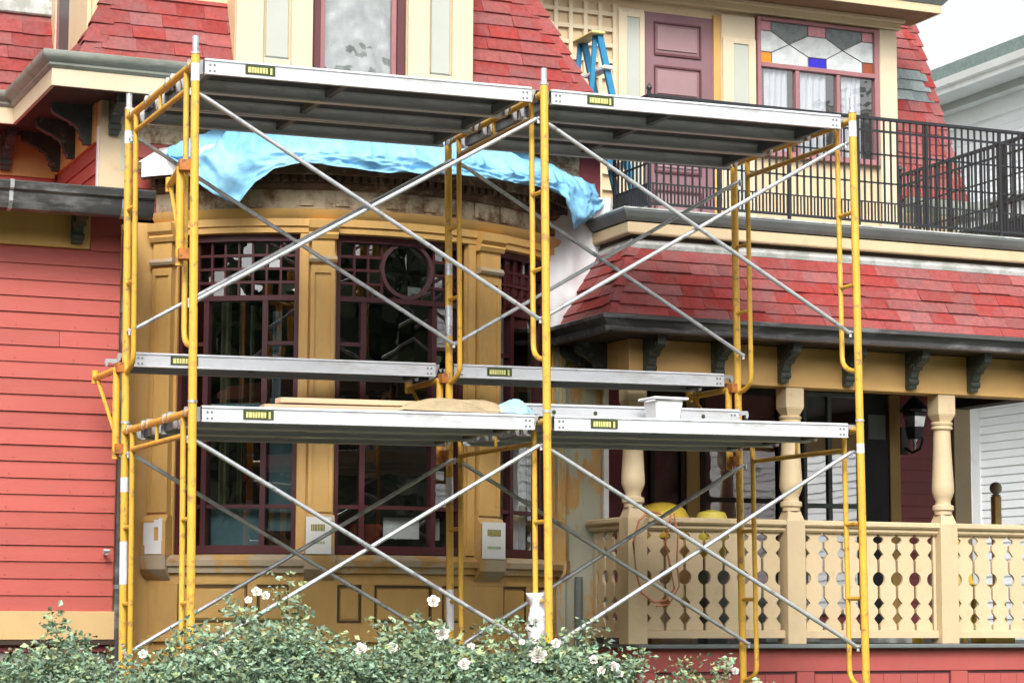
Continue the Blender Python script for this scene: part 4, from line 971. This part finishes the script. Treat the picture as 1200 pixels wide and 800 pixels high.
# aluminium planks
def plank(label, group, bay, y0, z, wd=.475, lab=True, extra=False, x_off=0., ln=BAY, holes=False):
    mw = SM @ Matrix.Translation((bay*BAY+x_off, y0, z))
    t = thing('scaffold_plank', label, 'plank', mw=mw, group=group)
    a, b = .065, ln-.065; h = .090
    for s_, y in ((0, 0), (1, wd)):
        d = 1 if s_ == 0 else -1
        pr = [(0, 0), (.030*d, 0), (.030*d, -.006), (.008*d, -.006), (.008*d, -h+.012), (.024*d, -h+.012), (.024*d, -h), (-.004*d, -h), (-.004*d, -h+.008), (.002*d, -h+.010), (.002*d, -.016), (-.006*d, -.012)]
        r_ = obj('side_rail', MB().prism(pr, (a, y, 0), (0, 1, 0), (0, 0, 1), (1, 0, 0), b-a), alu, t, local=True)
        if s_ == 0 and holes:
            for xx in (.27, .55, 1.30): obj('rail_hole', MB().tube([(xx, -.0015, -.05), (xx, .004, -.05)], .013, 10), lab_dk, r_, local=True)
        if s_ == 0:
            for xx in (a+.03, a+.055, b-.055, b-.03): objs('rivet', MB().tube([(xx, -.004, -.035), (xx, .003, -.035)], .006, 6).tube([(xx, -.004, -.070), (xx, .003, -.070)], .006, 6), slate_m, r_, local=True)
            if lab:
                lb = obj('maker_label', bx(.30, .475, -.0045, .0015, -.070, -.018), lab_dk, r_, local=True)
                mb = MB(); x = .315
                while x < .43:
                    l_ = rnd.uniform(.010, .018); mb.box(x, x+l_, -.006, -.0046, -.062, -.030); x += l_+.004
                mb.box(.445, .457, -.006, -.0046, -.066, -.028)
                obj('label_print', mb, lab_y, lb, local=True, kind='stuff')
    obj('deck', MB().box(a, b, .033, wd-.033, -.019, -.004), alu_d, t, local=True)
    for xx, hh2 in ((a+.05, .075), ((a+b)/2-.12, .06), (b-.05, .075)):
        obj('cross_rib', MB().box(xx-.018, xx+.018, .010, wd-.010, -hh2, -.0195), alu_r, t, local=True)
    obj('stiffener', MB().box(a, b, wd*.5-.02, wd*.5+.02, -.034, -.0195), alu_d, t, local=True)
    for xx, sg_ in ((a, -1), (b, 1)):
        for y in (.05, wd-.05):
            obj('hook', MB().prism([(0, -.085), (0, -.005), (.085*sg_, -.005), (.092*sg_, -.03), (.084*sg_, -.055), (.074*sg_, -.05), (.070*sg_, -.03), (.03*sg_, -.035), (.02*sg_, -.085)], (xx, y-.012, 0), (1, 0, 0), (0, 0, 1), (0, 1, 0), .024), galv, t, local=True)
    return t
rowy = (.035, .525, 1.015)
rn = ('front', 'middle', 'house-side'); bn_ = ('left', 'right')
for lv, zz in (('top', HL-.012), ('middle', -.012)):
    for b_ in range(2):
        for k, y in enumerate(rowy):
            plank('aluminium plank on the %s level of the scaffolding, %s plank of the %s bay' % (lv, rn[k], bn_[b_]), 'aluminium scaffold planks', b_, y, zz+rnd.uniform(-.003, .003), holes=False)
for b_ in range(2): plank('narrow ledge plank on the yellow side brackets facing the %s window' % ('left and middle' if b_ == 0 else 'right'), 'aluminium scaffold planks', b_, SW_+.075, .345+.105-.0, wd=.44)
plank('spare aluminium plank with dark holes lying on the middle level in the right bay', 'aluminium scaffold planks', 1, .50, .098, lab=False, holes=True, ln=1.62)

def SP(x, y, z): return tuple((SM @ Vector((x, y, z))))
# timber, cloths and tub on the middle level
def board(p, q, w_, h_, label):
    p, q = Vector(p), Vector(q); D = (q-p).normalized(); N2 = Vector((-D.y, D.x, 0)).normalized(); Z = D.cross(N2)*-1 if D.cross(N2).z < 0 else D.cross(N2)
    P = [p, q, q+N2*w_, p+N2*w_]; o = obj('timber_board', MB().hexa(P+[a+Z*h_ for a in P]), wood_m, bevel=.002)
    return tag(o, label, 'board', 'loose timber boards on the middle level')
board(SP(.46, .16, -.012), SP(1.98, .10, -.011), .11, .03, 'lower of two long pale timber boards lying on the middle scaffold level')
board(SP(.56, .17, .030), SP(1.75, .22, .034), .10, .03, 'upper long pale timber board resting on another on the middle scaffold level')
def cloth_heap(name, c, sx, sy, h, m, label, cat, seed):
    r_ = random.Random(seed); mb = MB(); n, k = 34, 18; hgt = {}
    ph = [(r_.uniform(2, 9), r_.uniform(2, 9), r_.uniform(0, 6)) for _ in range(5)]
    for i in range(n+1):
        for j in range(k+1):
            u, v = i/n*2-1, j/k*2-1; e = max(0, 1-(u*u)**1.2-(v*v)**1.4)
            f_ = sum(math.sin(a*u*1.2+b*v+p) for a, b, p in ph)/5
            hgt[i, j] = (c[0]+u*sx*(1+.06*f_), c[1]+v*sy*(1+.1*f_), c[2]+.004+h*(e**.5)*(.65+.5*f_))
    for i in range(n):
        for j in range(k): mb.quad(hgt[i, j], hgt[i+1, j], hgt[i+1, j+1], hgt[i, j+1])
    o = obj(name, mb, m, smooth=2, fix=False); return tag(o, label, cat)
cloth_heap('canvas_dropcloth', SP(1.62, .22, -.008), .36, .15, .10, canvas, 'crumpled tan canvas dropcloth heaped on the middle scaffold level', 'cloth', 3)
cloth_heap('blue_cloth', SP(1.99, .20, -.008), .13, .13, .10, cloth_b, 'pale blue crumpled cloth beside the middle front post', 'cloth', 5)
TB = thing('plastic_tub', 'white rectangular plastic tub with a rim on the middle scaffold level', 'tub', SP(3.05, .30, -.008))
c_ = SP(3.05, .30, -.008)
def rect_ring(x0, x1, y0, y1, t, z0, z1, mb, cx=0, cy=0):
    mb.box(x0, x1, y0, y0+t, z0, z1).box(x0, x1, y1-t, y1, z0, z1).box(x0, x0+t, y0+t, y1-t, z0, z1).box(x1-t, x1, y0+t, y1-t, z0, z1)
tb = MB(); cx2, cy2, cz2 = c_
tb.hexa([(cx2-.080, cy2-.08, cz2), (cx2+.080, cy2-.08, cz2), (cx2+.080, cy2+.08, cz2), (cx2-.080, cy2+.08, cz2), (cx2-.095, cy2-.095, cz2+.125), (cx2+.095, cy2-.095, cz2+.125), (cx2+.095, cy2+.095, cz2+.125), (cx2-.095, cy2+.095, cz2+.125)])
obj('tub_body', tb, white_pl, TB, bevel=.012)
rm = MB(); rect_ring(cx2-.118, cx2+.118, cy2-.115, cy2+.115, .026, cz2+.126, cz2+.142, rm); obj('tub_rim', rm, white_pl, TB, bevel=.004)

# white plastic wrapped round the lower ladder tube
mb = MB(); n, k = 14, 16; r_ = random.Random(9); base = 0
cxw, cyw = BAY, .10
for i in range(k+1):
    z = -1.05-.33*i/k
    for j in range(n):
        t = 2*math.pi*j/n; rr = .045+.012*math.sin(3*t+i*.7)+r_.uniform(-.006, .006)+(.012 if i > k*.6 else 0); mb.v.append(SP(cxw+rr*1.1*math.cos(t)+.004*i/k, cyw+.06+rr*1.3*math.sin(t), z))
for i in range(k):
    for j in range(n): mb.f.append((i*n+j, i*n+(j+1) % n, (i+1)*n+(j+1) % n, (i+1)*n+j))
mb.f.append(tuple(range(n))); mb.f.append(tuple(range(k*n, k*n+n)))
tag(obj('plastic_wrap', mb, white_cl, smooth=2), 'white crumpled plastic wrapped round the lower tube of the middle front scaffold post', 'plastic wrap')

# blue tarpaulin over the bow roof
TH = [(-43, .0), (-42, .05), (-40, .13), (-37.6, .205), (-34.7, .285), (-31.2, .35), (-30, .335), (-27.3, .22), (-23.7, .125), (-20, .09), (-18.6, .085), (-5, .12), (5, .105), (20.5, .09), (29.7, .085), (34, .12), (37, .22), (39.4, .315), (40.8, .31), (47, .14), (54, .01)]
def th(p):
    for (a, x), (b, y) in zip(TH, TH[1:]):
        if a <= p <= b: return x+(y-x)*(p-a)/(b-a)
    return 0
tm = MB(); nu, nv = 240, 40; G = {}; r_ = random.Random(4)
for i in range(nu+1):
    p = -43+97*i/nu
    for j_ in range(nv+1):
        j = j_*.65; t = j_/nv
        if t < .6: s_ = t/.6; r0 = 1.25+(BRD+.285-1.25)*s_; z = 4.40-.394*s_**1.6+.010
        else: s_ = (t-.6)/.4; r0 = BRD+.285+.012*math.sin(s_*3)+.02*s_; z = 4.006-th(p)*s_
        wv3 = mnoise.noise(Vector((p*.55+j*.35, j*.42-p*.2, 2)))
        c1 = mnoise.noise(Vector((p*.16+j*.06, j*.13-p*.05, 3))); c2 = mnoise.noise(Vector((p*.11-j*.10, j*.09, 9)))
        wv = .040*(1-abs(c1)*2.2)-.02+.030*c2+.016*(1-abs(mnoise.noise(Vector((p*.30-j*.14, j*.20+p*.06, 5))))*2.4)-.008+.011*(1-abs(wv3)*2.5)-.005
        if t < .6: z += wv*1.2+.012
        G[i, j_] = bp_(p+.5*math.sin(j*.3+i*.05), r0+(wv+.012 if t >= .55 else 0), z)
for i in range(nu):
    for j in range(nv): tm.quad(G[i, j], G[i+1, j], G[i+1, j+1], G[i, j+1])
tp = obj('blue_tarpaulin', tm, tarp_m, smooth=2, fix=False)
so_ = tp.modifiers.new('thick', 'SOLIDIFY'); so_.thickness = .003; so_.offset = 1
tag(tp, 'light blue tarpaulin draped over the bow window roof with a pointed hanging corner', 'tarpaulin')

mb = MB(); n, k = 16, 22; r_ = random.Random(2); Gs = {}
for i in range(n+1):
    for j in range(k+1):
        u, v = i/n, j/k; x = 3.40+.52*u-.03*v; z = 4.0-1.02*v; y = 2.84-.05*math.sin(v*2.2)-.03*u+.035*mnoise.noise(Vector((u*3, v*2.5, 4)))+.03*(1-abs(mnoise.noise(Vector((u*5+v*2, v*4-u*2, 8))))*2.5)
        Gs[i, j] = (x, y, z)
for i in range(n):
    for j in range(k): mb.quad(Gs[i, j], Gs[i, j+1], Gs[i+1, j+1], Gs[i+1, j])
ws_m = mat('white_sheeting', (.76, .78, .79), .55, .06, 4, .5, 14)
ws = obj('white_plastic_sheet', mb, ws_m, smooth=2, fix=False)
sm_ = ws.modifiers.new('thick', 'SOLIDIFY'); sm_.thickness = .004
tag(ws, 'white plastic sheet hanging between the bow window and the red porch roof', 'plastic sheet')

# orange cable and yellow things on the porch
tag(obj('extension_cable', MB().tube([(4.08, 2.22, 1.66), (4.06, 2.19, 1.60), (4.02, 2.19, 1.45), (4.06, 2.2, 1.3), (4.09, 2.19, 1.13), (4.02, 2.19, 1.05), (3.93, 2.19, 1.035), (3.83, 2.18, 1.10), (3.775, 2.16, 1.25), (3.755, 2.16, 1.45), (3.80, 2.16, 1.60), (3.9, 2.2, 1.67), (4.05, 2.33, 1.66)], .008, 8).tube([(4.10, 2.21, 1.66), (4.12, 2.19, 1.5), (4.11, 2.19, 1.3), (4.13, 2.19, 1.15), (4.05, 2.19, 1.02), (3.95, 2.19, 1.01)], .006, 8), orange_c, smooth=True), 'orange extension cable looped over the left end of the porch rail', 'cable')
YH = thing('yellow_basin', 'upturned yellow plastic basin behind the left end of the porch rail', 'basin', (4.3, 2.75, .742))
obj('basin_shell', MB().lathe(4.28, 2.75, [(1.50, .19), (1.52, .20), (1.66, .195), (1.71, .17), (1.74, .13), (1.76, .06), (1.765, .002)], 24), yplast, YH, smooth=True)
obj('basin_stand', MB().box(4.12, 4.44, 2.60, 2.92, .743, 1.50), ochre_d, YH)
YB = thing('yellow_bucket', 'round yellow bucket half hidden behind the sawn porch balusters near the left post', 'bucket', (4.45, 2.9, .742)); obj('bucket_shell', MB().lathe(4.62, 2.62, [(1.35, .10), (1.62, .13), (1.69, .10), (1.71, .03), (1.712, .002)], 18), mat('pale_yellow_plastic', (.62, .52, .08), .4, .1), YB, smooth=True); obj('bucket_stand', bx(4.54, 4.70, 2.54, 2.70, .743, 1.35), slate_m, YB)
YC = thing('yellow_chair', 'yellow plastic garden chair behind the right-hand porch balusters', 'chair', (7.0, 2.9, .742))
for x in (6.85, 7.22):
    for y in (2.7, 3.1): obj('leg', MB().tube([(x, y, .743), (x*.98+.14, y*.97+.09, 1.16)], .022, 8), yplast, YC)
obj('seat', bx(6.85, 7.25, 2.7, 3.12, 1.16, 1.19), yplast, YC, bevel=.01); obj('backrest', MB().hexa([(6.87, 3.1, 1.19), (7.23, 3.1, 1.19), (7.23, 3.13, 1.19), (6.87, 3.13, 1.19), (6.90, 3.2, 1.58), (7.20, 3.2, 1.58), (7.20, 3.23, 1.58), (6.90, 3.23, 1.58)]), yplast, YC, bevel=.01)
tag(obj('white_board', bx(5.95, 6.25, 2.5, 2.9, .743, .80), white_pl, bevel=.004), 'white flat box lying on the porch floor under the second rail section', 'box')
tag(obj('yellow_box', bx(6.24, 6.36, 2.52, 2.8, .743, .83), yplast, bevel=.004), 'small yellow box on the porch floor beside the white flat box', 'box')
tag(obj('yellow_tray', bx(6.85, 7.12, 2.42, 2.62, .743, .80), yplast, bevel=.004), 'yellow tray on the porch floor under the right-hand rail section', 'tray')
tag(obj('grey_crate', bx(5.28, 5.75, 3.0, 3.5, .743, 1.12), MATS['galvanised_flashing'], bevel=.006), 'grey crate standing behind the middle porch balusters', 'crate')

# ------------------------------------------------------------------ rose bushes
def rose_bush(cx, cy, rx, ry, h, seed, n_leaf, label, sprigs=5, flowers=(), lo=.38, yel_f=.2):
    r_ = random.Random(seed); t = thing('rose_bush', label, 'rose bush', (cx, cy, 0), group='rose bushes in front of the scaffolding')
    mb = [MB(), MB()]; sm = MB()
    def leaf(p, s, m):
        d = Vector((r_.gauss(0, 1), r_.gauss(0, 1), r_.gauss(0, .6))).normalized(); a = d.cross(Vector((r_.gauss(0, 1), r_.gauss(0, 1), r_.gauss(0, 1)))).normalized(); nn = d.cross(a)*.18*s
        q = mb[m]; k = len(q.v); w2 = s*.33
        q.v += [tuple(p), tuple(p+d*s*.5+a*w2+nn), tuple(p+d*s), tuple(p+d*s*.5-a*w2+nn)]; q.f.append((k, k+1, k+2)); q.f.append((k, k+2, k+3))
    canes = []
    for i in range(int(34+sprigs*5)):
        a = r_.uniform(0, 6.28); e = r_.uniform(.3, 1)**.7; tall = i < sprigs*2
        tip = Vector((cx+rx*e*math.cos(a), cy+ry*e*math.sin(a), h*(1-.35*e*e)*r_.uniform(.85, 1.05)+(r_.uniform(.05, .30) if tall else 0)))
        b = Vector((cx+rx*.35*math.cos(a), cy+ry*.35*math.sin(a), 0)); c = Vector(((tip.x+b.x)/2+r_.uniform(-.1, .1), (tip.y+b.y)/2, tip.z*.85))
        pts = arc(b, c, tip, 7); sm.tube(pts, .0075, 5, r_end=.0025); canes.append(pts)
        for q in pts[4:]:
            for _ in range(7):
                tw = q+Vector((r_.gauss(0, .05), r_.gauss(0, .05), r_.gauss(0, .035)))
                for _ in range(5): leaf(tw+Vector((r_.gauss(0, .018), r_.gauss(0, .018), r_.gauss(0, .014))), r_.uniform(.016, .050), int(r_.random() < yel_f+.15*tall))
    nc = n_leaf//38
    for i in range(nc):
        a = r_.uniform(0, 6.28); e = r_.random()**.5; zz = r_.uniform(lo, 1)
        zc = h*(1-.45*e*e)*zz*r_.uniform(.88, 1.04)
        c = Vector((cx+rx*e*math.cos(a), cy+ry*e*math.sin(a), zc)); m = int(r_.random() < yel_f*.6)
        for _ in range(26):
            leaf(c+Vector((r_.gauss(0, .055), r_.gauss(0, .055), r_.gauss(0, .042))), r_.uniform(.014, .046), m if r_.random() < .8 else 1-m)
    lf = obj('foliage', mb[0], leaf_m, t, fix=False); obj('foliage', mb[1], leaf_y, t, fix=False, label='yellow green younger leaves')
    obj('cane', sm, stem_m, t, fix=False)
    for (x, y, z, s) in flowers: flower(x, y, z, s*.82, t, r_)
    return t
def flower(x, y, z, s, t, r_):
    mb = MB(); c = Vector((x, y, z))
    for ring, (n, rad, tilt) in enumerate(((5, 1.0, .35), (5, .75, .8), (4, .5, 1.3), (3, .28, 1.9))):
        for i in range(n):
            a = 6.283*i/n+ring*.6+r_.uniform(-.2, .2); d = Vector((math.cos(a), math.sin(a), 0)); sd = Vector((-d.y, d.x, 0)); el = Vector((0, 0, 1))
            facing = Vector((-.35, -.8, .45)).normalized()
            b0 = c; p1 = c+(d*rad*.55+el*tilt*.25)*s; p2 = c+(d*rad+el*tilt*.45)*s; w2 = .42*s*rad+.1*s
            rot = Vector((0, 0, 1)).rotation_difference(facing)
            P = [b0+sd*w2*.2, b0-sd*w2*.2, p1-sd*w2, p2-sd*w2*.55, p2+el*.06*s, p2+sd*w2*.55, p1+sd*w2]
            P = [c+rot@(q-c) for q in P]; k = len(mb.v); mb.v += [tuple(q) for q in P]; mb.f += [(k, k+1, k+2, k+6), (k+2, k+3, k+4, k+6), (k+6, k+4, k+5)]
    obj('flower', mb, petal, t, fix=False, smooth=2)
YB0 = -.3
rose_bush(-1.05, -.35, .55, .45, .76, 11, 9000, 'rose bush below the red clapboard wing at the left edge', 3)
rose_bush(-.45, -.30, .50, .45, .74, 12, 9000, 'rose bush in front of the left downspout and the leftmost scaffold posts', 5, [(-.37, -.5, .74, .03)])
rose_bush(.10, -.40, .46, .42, .78, 13, 10000, 'rose bush with one small white bud wrapped round the left front scaffold post', 3, [(.0, -.62, .755, .032)])
rose_bush(.40, -.30, .34, .38, .87, 14, 11000, 'tallest rose bush, a pale bloom pair on top beside the left cross brace', 4, [(.28, -.35, 1.065, .034), (.335, -.33, 1.045, .03), (.22, -.4, 1.02, .026)])
rose_bush(.92, -.35, .42, .40, .77, 15, 10000, 'low rose bush with two white blooms under the middle window', 3, [(.80, -.55, .765, .042), (.98, -.55, .77, .04)])
rose_bush(1.36, -.30, .38, .38, .82, 16, 10000, 'airy rose bush with three white blooms left of the middle front post', 7, [(1.295, -.35, 1.02, .044), (1.27, -.55, .845, .05), (1.37, -.62, .68, .042), (1.46, -.5, .775, .026)], yel_f=.3)
rose_bush(1.88, -.35, .40, .38, .76, 17, 10000, 'rose bush with the largest white bloom at the foot of the middle front post', 4, [(1.86, -.5, .725, .062), (1.97, -.5, .79, .035), (1.72, -.6, .80, .022)])
rose_bush(2.26, -.30, .32, .32, .70, 18, 6500, 'small rose bush with paired white blooms in front of the dark porch corner', 6, [(2.20, -.5, .70, .034), (2.24, -.52, .64, .03), (2.33, -.5, .66, .036), (2.36, -.5, .62, .03)])
rose_bush(2.95, -.45, .42, .32, .44, 19, 1500, 'sparse twiggy rose bush in front of the red porch base', 4, [(3.06, -.5, .655, .03), (3.10, -.5, .63, .028)], yel_f=.5)

# ------------------------------------------------------------------ tree belt across the street, behind the viewer
tb = MB(); r_ = random.Random(21)
for i in range(22):
    cx, cy = -60+5.6*i+r_.uniform(-2, 2), -46+r_.uniform(-5, 5); hh_ = r_.uniform(9, 15)
    tb.tube([(cx, cy, 0), (cx+.3, cy, hh_*.6)], .3, 6, r_end=.12)
    for _ in range(26):
        a, b, c = r_.gauss(0, 1.6), r_.gauss(0, 1.5), r_.uniform(.25, 1)*hh_
        for _ in range(14):
            p = Vector((cx+a+r_.gauss(0, .6), cy+b+r_.gauss(0, .6), c+r_.gauss(0, .5))); d = Vector((r_.gauss(0, 1), r_.gauss(0, 1), r_.gauss(0, 1))).normalized()*.5; e = d.orthogonal().normalized()*.4
            tb.quad(p-d, p+e, p+d, p-e)
for i in range(22000):  # unseen leaf mass added behind the trees to darken window reflections
    x = r_.uniform(-150, 75); z = r_.random()**.8*14*(1+.15*math.sin(x*.4)+.1*math.sin(x*1.3)); y = -52+r_.gauss(0, 1)
    p = Vector((x, y, z)); d = Vector((r_.gauss(0, 1), r_.gauss(0, .6), r_.gauss(0, 1))).normalized()*1.1; e = Vector((-d.z, 0, d.x)).normalized()*.8
    tb.quad(p-d, p+e, p+d, p-e)
o = obj('tree_belt', tb, far_leaf, fix=False); o['kind'] = 'stuff'; o['label'] = 'dark tree belt across the street thickened to darken the window reflections'
print('objects', len(C.objects), 'tris ~', sum(len(p.data.polygons) for p in C.objects if p.type == 'MESH')*2)
